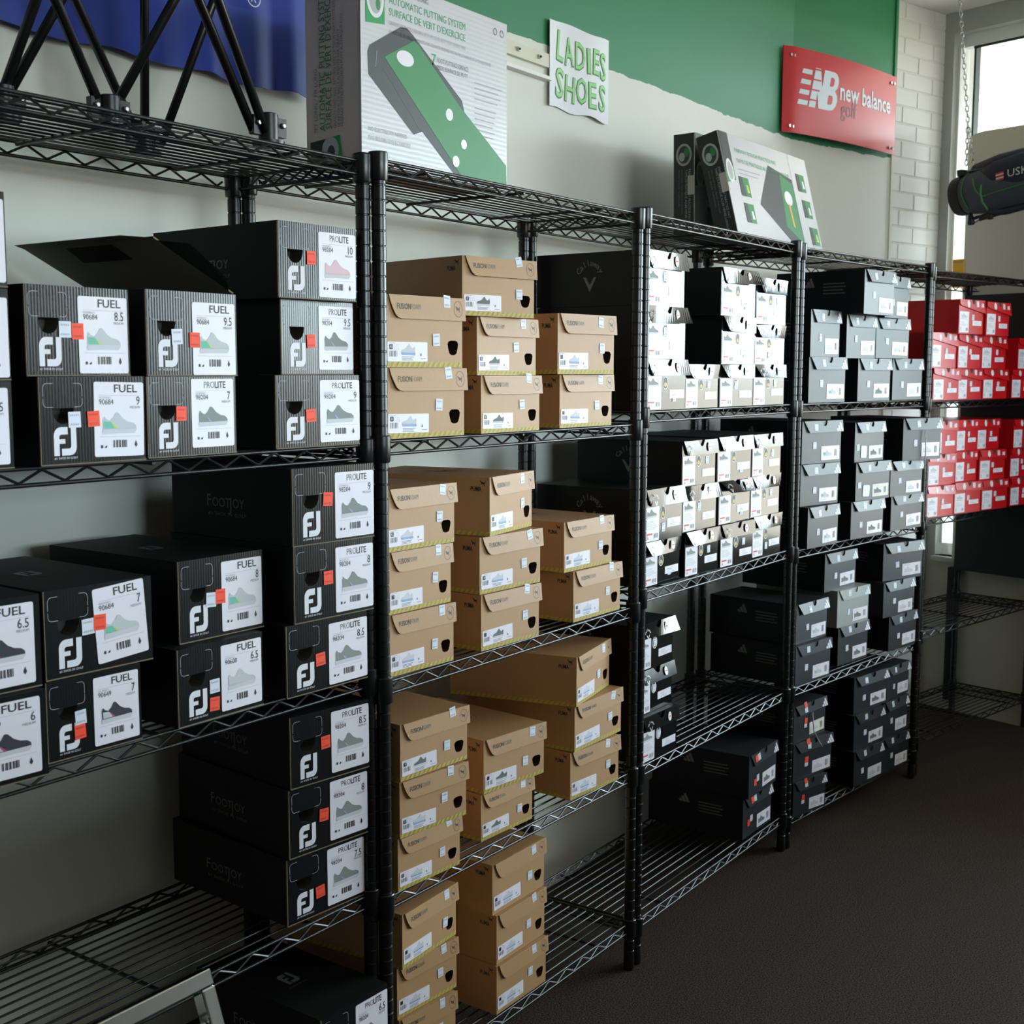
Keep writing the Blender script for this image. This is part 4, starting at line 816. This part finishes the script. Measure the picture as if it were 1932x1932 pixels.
# ------------------------------------------------------------------ two rough-mat cartons
MW, MD, MH = .60, .064, .286
def mat_carton(label, mw):
    root = thing('rough_mat_carton', label, 'carton', mw, 'rough practice mat cartons')
    b = MB(); b.box(0, MW, .001, MD, 0, MH, 'carton_black'); b.build('body', root)
    b = MB(); b.box(-.0015, MW, -.001, .001, 0, MH, 'carton_white'); b.box(-.002, .006, -.0012, .02, MH * .42, MH * .60, 'carton_side'); b.build('front_panel', root)
    b = MB(); mp = front(.0018)
    b.flat([(0, MH * .62), (.055, MH * .60), (.055, MH), (0, MH)], mp, 'mat_dark'); b.flat([(0, MH * .50), (.055, MH * .54), (.055, MH * .66), (0, MH * .64)], front(.0019), 'print_green2')
    b.flat([(.028 + .022 * math.cos(R(a)), MH * .62 + .034 * math.sin(R(a))) for a in range(0, 360, 15)], front(.0021), 'label_white'); b.flat([(.028 + .015 * math.cos(R(a)), MH * .62 + .025 * math.sin(R(a))) for a in range(0, 360, 15)], front(.0022), 'globe'); b.build('globe_emblem', root)
    b = MB(); put(b, 'FAIRWAY ROUGH PRACTICE MAT', .085, MH * .83, mp, 'print_green', .017, fit=.28, bold=-.004); put(b, 'TAPIS DE PRATIQUE ALLEE HERBE LONGUE', .085, MH * .73, mp, 'print_green', .017, fit=.36, bold=-.004); tiny_lines(b, .085, .24, MH * .66, 2, .012, mp, 'ink_pale', 3, .003); b.build('front_lettering', root)
    b = MB(); b.flat([(.19, MH * .36), (.36, MH * .05), (.46, MH * .02), (.46, MH * .72), (.30, MH * .80)], mp, 'mat_dark'); b.flat([(.35, MH * .19), (.455, MH * .04), (.455, MH * .68), (.37, MH * .74)], front(.002), 'mat_green')
    b.flat([(.405 + .028 * math.cos(R(a)), MH * .50 + .022 * math.sin(R(a))) for a in range(0, 360, 15)], front(.0022), 'label_white'); b.flat([(.402, MH * .20), (.414, MH * .20), (.408, MH * .44), (.396, MH * .44)], front(.0023), 'yellow')
    stroke(b, [(.463, 0), (.463, MH)], .0016, mp, 'mat_dark'); b.build('mat_picture', root)
    for x0, z0, m2 in ((.075, .40, 'shoe_yellow'), (.075, .14, 'mat_green'), (.50, .62, 'mat_green'), (.51, .34, 'mat_green'), (.525, .05, 'shoe_yellow')):
        q = MB(); q.flat([(x0, MH * z0), (x0 + .062, MH * z0), (x0 + .062, MH * (z0 + .19)), (x0, MH * (z0 + .19))], mp, 'mat_green'); q.flat([(x0, MH * z0), (x0 + .03, MH * z0), (x0 + .02, MH * (z0 + .19)), (x0, MH * (z0 + .19))], front(.002), 'mat_dark')
        q.flat([(x0 + .04, MH * (z0 + .04)), (x0 + .056, MH * (z0 + .04)), (x0 + .05, MH * (z0 + .12)), (x0 + .04, MH * (z0 + .12))], front(.002), m2 if m2 != 'mat_green' else 'label_white'); q.build('inset_picture', root)
    b = MB(); mp2 = lambda k: (lambda u, v: (-.0006 - k, MD - u - .0, v))
    b.flat([(.032 + .024 * math.cos(R(a)), MH * .80 + .030 * math.sin(R(a))) for a in range(0, 360, 15)], mp2(.001), 'globe'); b.flat([(.032 + .018 * math.cos(R(a)), MH * .80 + .024 * math.sin(R(a))) for a in range(0, 360, 15)], mp2(.0012), 'mat_dark'); b.flat([(.040 + .008 * math.cos(R(a)), MH * .82 + .012 * math.sin(R(a))) for a in range(0, 360, 20)], mp2(.0014), 'mat_green')
    b.flat([(.026 + .009 * math.cos(R(a)), MH * .78 + .012 * math.sin(R(a))) for a in range(0, 360, 20)], mp2(.0014), 'globe')
    for i, (u, s, L, sz, m3) in enumerate(((.046, 'FAIRWAY ROUGH PRACTICE MAT', .14, .009, 'ink_pale'), (.036, 'TAPIS DE PRATIQUE ALLEE HERBE LONGUE', .17, .009, 'ink_pale'), (.024, 'INCLUDES TWO GRASS SURFACES', .12, .006, 'ink_grey'), (.015, 'AVEC DEUX SURFACES', .10, .006, 'ink_grey'))):
        vs, fs, wd = text(s, sz); q = L / wd; b.add([mp2(.001)(u + z_, MH * .66 - x_ * q) for x_, z_ in vs], fs, m3)
    b.build('end_print', root)
mat_carton('upright black-ended carton standing closest to the wall', Matrix.Translation((3.195, 1.625, 1.803)) @ Matrix.Rotation(R(-1), 4, 'X'))
mat_carton('white carton picturing a green mat, leaning back on another carton', Matrix.Translation((3.156, 1.475, 1.803)) @ Matrix.Rotation(R(-14), 4, 'X'))

# ------------------------------------------------------------------ wall signs
root = thing('paper_sign', 'white paper with green hand-drawn words on the wall', 'sign', Matrix.Translation((2.838, 1.874, 2.128)))
b = MB(); n = 12; vs = []; fs = []
for i in range(n + 1):
    x = .300 * i / n; c = .005 * math.sin(i / n * 6.5) - .004
    vs += [(x, c, .004 * math.sin(i)), (x, c, .222 - .003 * math.cos(i * .8)), (x, c + .0006, .222 - .003 * math.cos(i * .8)), (x, c + .0006, .004 * math.sin(i))]
for i in range(n):
    k = 4 * i; fs += [(k, k + 4, k + 5, k + 1), (k + 2, k + 6, k + 7, k + 3), (k + 1, k + 5, k + 6, k + 2), (k, k + 3, k + 7, k + 4)]
b.add(vs, fs, 'paper'); b.build('sheet', root)
def word(s, x, z, sizes, wd, tw):
    for i, ch in enumerate(s):
        q = MB(); c = MB()
        f = lambda k: (lambda a, d_: (a, .005 * math.sin(a / .3 * 6.5) - .0045 - k, d_))
        vv, ff, w0 = text(ch, sizes[i], bold=.030, align='CENTER'); sc = wd[i] / w0
        rot = R(tw[i]); T = lambda vs: [(x[i] + (a * sc) * math.cos(rot) - d_ * math.sin(rot), z[i] + (a * sc) * math.sin(rot) + d_ * math.cos(rot)) for a, d_ in vs]
        q.add([f(.0006)(*p) for p in T(vv)], ff, 'letter_edge'); lo = q.build('letter', root)
        vv, ff, w1 = text(ch, sizes[i], bold=.004, align='CENTER'); c.add([f(.0012)(a, d_ + .001) for a, d_ in T(vv)], ff, 'letter_fill'); c.build('letter_fill', lo)
word('LADIES', [.052, .099, .147, .188, .222, .263], [.124, .120, .117, .115, .118, .111], [.108, .100, .100, .092, .095, .100], [.036, .044, .044, .018, .034, .036], [-6, 3, 0, 4, -2, 3])
word('SHOES', [.050, .100, .155, .207, .257], [.030, .026, .030, .026, .027], [.106, .096, .094, .096, .098], [.042, .046, .050, .040, .040], [-3, -4, 0, 2, -2])

b = MB(); b.box(2.60, 2.832, 1.868, 1.8795, 2.222, 2.256, 'rail_beige'); r_ = tag(b.build('wall_rail'), 'cream mounting strip with screws and white lip on wall', 'rail')
b = MB(); b.box(2.60, 2.832, 1.858, 1.8795, 2.188, 2.197, 'rail_white'); b.build('lip', r_)
for x in (2.69, 2.785): b = MB(); b.tube([(x, 1.868, 2.240), (x, 1.862, 2.240)], .006, 'steel', 10); b.tube([(x, 1.863, 2.240), (x, 1.860, 2.240)], .003, 'ink', 8); b.build('screw', r_)

root = thing('wall_sign', 'red acrylic sign with white lettering screwed to green wall', 'sign', Matrix.Translation((4.335, 1.868, 2.288)) @ Matrix.Rotation(R(-12.2), 4, 'Z'))
SWd, SHt = .735, .297
def sy(x): return -.012 - .022 * math.sin(math.pi * max(0, min(1, x / SWd))) + .012 * (x < .04) * (1 - x / .04)
b = MB(); n = 24; vs = []; fs = []
for i in range(n + 1):
    x = SWd * i / n; y = sy(x); vs += [(x, y, 0), (x, y, SHt), (x, y + .003, SHt), (x, y + .003, 0)]
for i in range(n): k = 4 * i; fs += [(k, k + 4, k + 5, k + 1), (k + 2, k + 6, k + 7, k + 3), (k + 1, k + 5, k + 6, k + 2), (k, k + 3, k + 7, k + 4)]
fs += [(0, 1, 2, 3), (4 * n + 3, 4 * n + 2, 4 * n + 1, 4 * n)]
b.add(vs, fs, 'sign_red'); b.build('panel', root, True).data.set_sharp_from_angle(angle=R(40))
sp = lambda k: (lambda x, z: (x, sy(x) - k, z))
b = MB()
def seg_add(string, x, z, size, fit, m, **kw):
    put(b, string, x, z, sp(.0012), m, size, fit=fit, **kw)
def nb_big(x, z, wd, ht):
    T = lambda q: [(x + (a + c * .16) * wd, z + c * ht) for a, c in q]
    F = lambda q, m='sign_white', k=.0012: b.flat(T(q), sp(k), m)
    F([(.20, 0), (.40, 0), (.40, 1), (.24, 1)]); F([(.24, 1), (.40, 1), (.66, 0), (.50, 0)], k=.0013); F([(.52, 0), (.66, 0), (.66, 1), (.52, 1)])
    F([(.60, 0), (.86, 0)] + arc(.86, .27, .20, -90, 90, 6, .27) + [(.60, .54)]); F([(.60, .48), (.84, .48)] + arc(.84, .74, .19, -90, 90, 6, .26) + [(.60, 1)])
    F([(.76, .15), (.86, .15), (.90, .20), (.90, .34), (.86, .39), (.76, .39)], 'sign_red', .0016); F([(.76, .62), (.84, .62), (.88, .67), (.88, .80), (.84, .85), (.76, .85)], 'sign_red', .0016)
    for i in range(4):
        F([(-.14 + .0 * i, .02 + i * .26), (.16, .02 + i * .26), (.16, .14 + i * .26), (-.12 + .0 * i, .14 + i * .26)])
        F([(.15, .16 + i * .26), (.46, .16 + i * .26), (.46, .20 + i * .26), (.15, .20 + i * .26)], 'sign_red', .0016)
nb_big(.088, .100, .185, .140); b.build('emblem', root)
b = MB(); seg_add('new balance', .310, .150, .088, .375, 'sign_white', bold=.022); seg_add('golf', .318, .092, .082, .105, 'sign_dark', bold=-.004); b.build('lettering', root)
for x in (.028, SWd - .05):
    for z in (.022, SHt - .03):
        q = MB()
        for dx in (0, .022): q.tube([(x + dx, sy(x) + .001, z), (x + dx, sy(x) - .005, z)], .0055, 'steel', 10)
        q.build('screw_pair', root)

# ------------------------------------------------------------------ blue banner
root = thing('fabric_banner', 'deep blue fabric banner hanging on the wall, upper left', 'banner')
b = MB(); n = 70; vs = []; fs = []
for i in range(n + 1):
    x = .35 + 1.625 * i / n; c = .003 * math.sin(i * .35) + .006 * math.sin(i * 1.31) * (.2 + 1.8 * (i / n) ** 4) + .006 * math.sin(i * 2.2) * (i / n) ** 5
    vs += [(x, 1.846 + c, 1.985 + .004 * math.sin(i * .7)), (x, 1.850 + c * .7, 2.2), (x, 1.858 + c * .3, 2.75), (x, 1.8605 + c * .3, 2.75), (x, 1.8525 + c * .7, 2.2), (x, 1.8485 + c, 1.985 + .004 * math.sin(i * .7))]
for i in range(n):
    k = 6 * i; fs += [(k + j, k + 6 + j, k + 6 + (j + 1) % 6, k + (j + 1) % 6) for j in range(6)]
b.add(vs, fs, 'banner_blue'); b.build('cloth', root, True).data.set_sharp_from_angle(angle=R(50))
b = MB(); mp = lambda x, z: (x, 1.832, z); ring(b, 1.760, 2.143, .018, .018, .0022, mp, 'ink_white'); put(b, 'R', 1.760, 2.134, mp, 'ink_white', .024, align='CENTER'); b.build('registered_mark', root)
b = MB(); ring(b, 1.955, 2.005, .011, .011, .004, lambda x, z: (x, 1.834, z), 'steel', 16); b.build('grommet', root)

# ------------------------------------------------------------------ folding truss stand on the nearest unit
root = thing('folding_truss_stand', 'black tubular folding display frame standing on the top shelf', 'display frame')
def tb(a, c, r=.0078, k=2.6):
    A, B_ = Vector(a), Vector(c); B_ = A + (B_ - A) * ((k - a[2]) / (c[2] - a[2])); MB().tube([A, B_], r, 'truss_black', 10).build('tube', root, True)
for a, c in (((1.122, 1.69, 1.833), (1.186, 1.69, 1.983)), ((1.136, 1.70, 1.835), (1.235, 1.70, 1.994)), ((1.242, 1.63, 1.844), (1.176, 1.63, 1.971)), ((1.405, 1.74, 1.822), (1.290, 1.74, 2.018)), ((1.285, 1.63, 1.854), (1.395, 1.63, 2.022)),
             ((1.434, 1.76, 1.807), (1.443, 1.76, 2.053)), ((1.462, 1.752, 1.822), (1.583, 1.752, 2.075)), ((1.470, 1.535, 1.819), (1.361, 1.535, 1.998)), ((1.485, 1.525, 1.821), (1.390, 1.525, 2.005))): tb(a, c)
for x, y in ((1.128, 1.695), (1.262, 1.628), (1.434, 1.758), (1.494, 1.528)):
    q = MB(); q.lathe([(.026, 1.8005), (.026, 1.808), (.016, 1.809), (.016, 1.850), (.013, 1.852)], 'truss_black', 16)
    h_ = q.build('hub', root); h_.data.transform(Matrix.Translation((x, y, 0))); smooth_by_angle(h_.data, 35)
    for dx, dy in ((-.024, .004), (.022, -.004)):
        w_ = MB(); w_.box(x + dx - .009, x + dx + .009, y + dy - .006, y + dy + .006, 1.816, 1.846, 'truss_black'); w_.build('bracket', h_); v_ = MB(); v_.lathe([(.0045, 0), (.0045, .003), (.003, .005)], 'steel', 10)
        s_ = v_.build('bolt', h_); s_.data.transform(Matrix.Translation((x + dx, y + dy - .006, 1.834)) @ Matrix.Rotation(R(90), 4, 'X'))

# ------------------------------------------------------------------ chrome rack in the near corner
LEAN = 21
root = thing('chrome_frame', 'shiny chrome square-tube frame leaning on the shelf, lower left', 'frame')
RK = Matrix.Translation((.42, 1.4205, .548)) @ Matrix.Rotation(R(-LEAN), 4, 'X')
root.matrix_world = RK
LL = .548 / math.cos(R(LEAN))
def sq(name, x0, x1, z0, z1, dp=.0125):
    b = MB(); b.box(x0, x1, -.0125 - dp, -.0125 + dp, z0, z1, 'chrome'); o = b.build(name, root); m_ = o.modifiers.new('bevel', 'BEVEL'); m_.width = .0025; m_.segments = 2
sq('top_bar', 0, .795, -.025, 0); sq('leg', .770, .795, -LL + .008, -.0255); sq('leg', 0, .025, -LL + .008, -.0255); sq('cross_bar', .0255, .7695, -.080, -.070, .005); sq('foot_bar', .0255, .7695, -LL + .02, -LL + .045)

# ------------------------------------------------------------------ golf bag hanging before the window
BG = WALL_R @ Matrix.Translation((-.075, -.25, 2.120)) @ Matrix.Rotation(R(-6), 4, 'Y') @ Matrix.Scale(.87, 4)
root = thing('golf_bag', 'navy golf bag with green piping hanging before the window', 'golf bag', BG)
b = MB(); b.lathe([(.060, -.02), (.082, -.02), (.088, .0), (.086, .028), (.070, .03)], 'bag_dark', 24, 'X'); smooth_by_angle(b.build('top_cuff', root).data, 40)
b = MB(); b.lathe([(.082, .026), (.090, .05), (.100, .12), (.104, .20), (.106, .7), (.09, .76)], 'bag_grey', 28, 'X'); smooth_by_angle(b.build('body', root).data, 40)
b = MB(); b.lathe([(.055, .115), (.082, .135), (.100, .20), (.108, .32), (.108, .62), (.07, .70)], 'bag_navy', 28, 'X', sx=.9, sy=1.0); o = b.build('side_pocket', root); o.location = (.0, -.012, .020); smooth_by_angle(o.data, 40)
b = MB(); b.lathe([(.03, .06), (.05, .08), (.068, .20), (.07, .45), (.05, .6)], 'bag_navy', 20, 'X'); o = b.build('top_pocket', root); o.location = (0, .0, .075); smooth_by_angle(o.data, 40)
def pipe(pts, name='piping', m='bag_green', r=.003): MB().tube(pts, r, m, 6).build(name, root, True)
cz = lambda r_, a, x: (x, -r_ * math.cos(R(a)), r_ * math.sin(R(a)))
pipe([cz(.094, a, .055 + .0002 * abs(a)) for a in range(-50, 61, 10)]); pipe([cz(.104, 62 - 2 * i, .06 + .03 * i) for i in range(18)])
pipe([(.12 + .06 * (1 - math.cos(R(a))), -.105 - .004 * math.sin(R(a)), .045 - .10 * math.sin(R(a)) * .9) for a in range(0, 91, 10)]); pipe([cz(.110, -22 + i, .16 + .03 * i) for i in range(16)])
pipe([(.165, -.116, .005), (.162, -.120, -.03), (.168, -.119, -.07), (.185, -.110, -.105), (.205, -.1, -.118)], 'strap_edge', 'bag_green', .0045)
pipe([(.19, -.108, -.107), (.215, -.1, -.124), (.26, -.09, -.128), (.34, -.08, -.122), (.5, -.06, -.11)], 'shoulder_strap', 'bag_navy', .013)
for y in (-.03, .03): pipe([(.055, y, -.085), (.065, y, -.115), (.30, y, -.098), (.7, y, -.10)][1:], 'stand_leg', 'bag_dark', .007)
MB().lathe([(.006, 0), (.010, -.012), (.016, -.045), (.013, -.052)][::-1], 'bag_dark', 12).build('foot', root, True).location = (.058, -.03, -.088)
MB().lathe([(.006, 0), (.010, -.012), (.014, -.030), (.011, -.036)][::-1], 'bag_dark', 12).build('foot', root, True).location = (.150, -.03, -.098)
pipe([(.066, -.03, -.136), (.09, -.03, -.130), (.115, -.03, -.115), (.135, -.03, -.105)], 'cord', 'bag_dark', .002)
b = MB(); bm = lambda x, z: (x, -math.sqrt(max(0, .1085 ** 2 - (z - .02) ** 2)) - .0035, z)
put(b, 'USKids', .286, .012, bm, 'ink_white', .046, fit=.15); b.build('lettering', root)
b = MB()
for i in range(5): b.flat([(.232, .006 + i * .007), (.268, .008 + i * .007), (.268, .0135 + i * .007), (.232, .0115 + i * .007)], bm, 'ink_red' if i % 2 == 0 else 'ink_white')
b.build('flag_patch', root)
b = MB(); b.box(.02, .045, -.06, .02, .078, .105, 'bag_dark'); b.build('carry_handle', root)
# chain
def chain(name, A, B_, label, strands):
    root = thing(name, label, 'chain'); L = .026
    for (P, Q) in strands:
        b = MB(); P, Q = Vector(P), Vector(Q); n = max(2, int((Q - P).length / (L * .78))); t = (Q - P).normalized(); u = t.cross(Vector((0, 0, 1)) if abs(t.z) < .9 else Vector((1, 0, 0))).normalized(); v = u.cross(t)
        for i in range(n):
            c = P + (Q - P) * ((i + .5) / n); w_ = u if i % 2 else v
            b.tube([c + t * (L / 2) * math.cos(R(a)) + w_ * .006 * math.sin(R(a)) for a in range(0, 360, 45)], .0021, 'steel', 5, closed=True)
        b.build('links', root, True)
    return root
C0 = WALL_R @ Vector((-.118, -.25, CEIL)); C1 = WALL_R @ Vector((-.060, -.25, 2.40)); C2 = WALL_R @ Vector((-.052, -.262, 2.235)); C3 = WALL_R @ Vector((-.034, -.238, 2.235))
ch = chain('hanging_chain', C0, C1, 'thin metal chain from the ceiling holding up the golf bag', [(C0 - Vector((0, 0, .012)), C1), (C1, C2), (C1, C3)])
b = MB(); b.lathe([(.014, -.006), (.014, .0)], 'steel', 12); q = b.build('ceiling_hook', ch); q.location = C0

for o in bpy.data.objects:
    if o.parent and o.name.split('.')[0] in ('label_print', 'front_lettering', 'end_lettering', 'hem_stripes', 'end_print', 'perforation_lines', 'links'): o['kind'] = 'stuff'
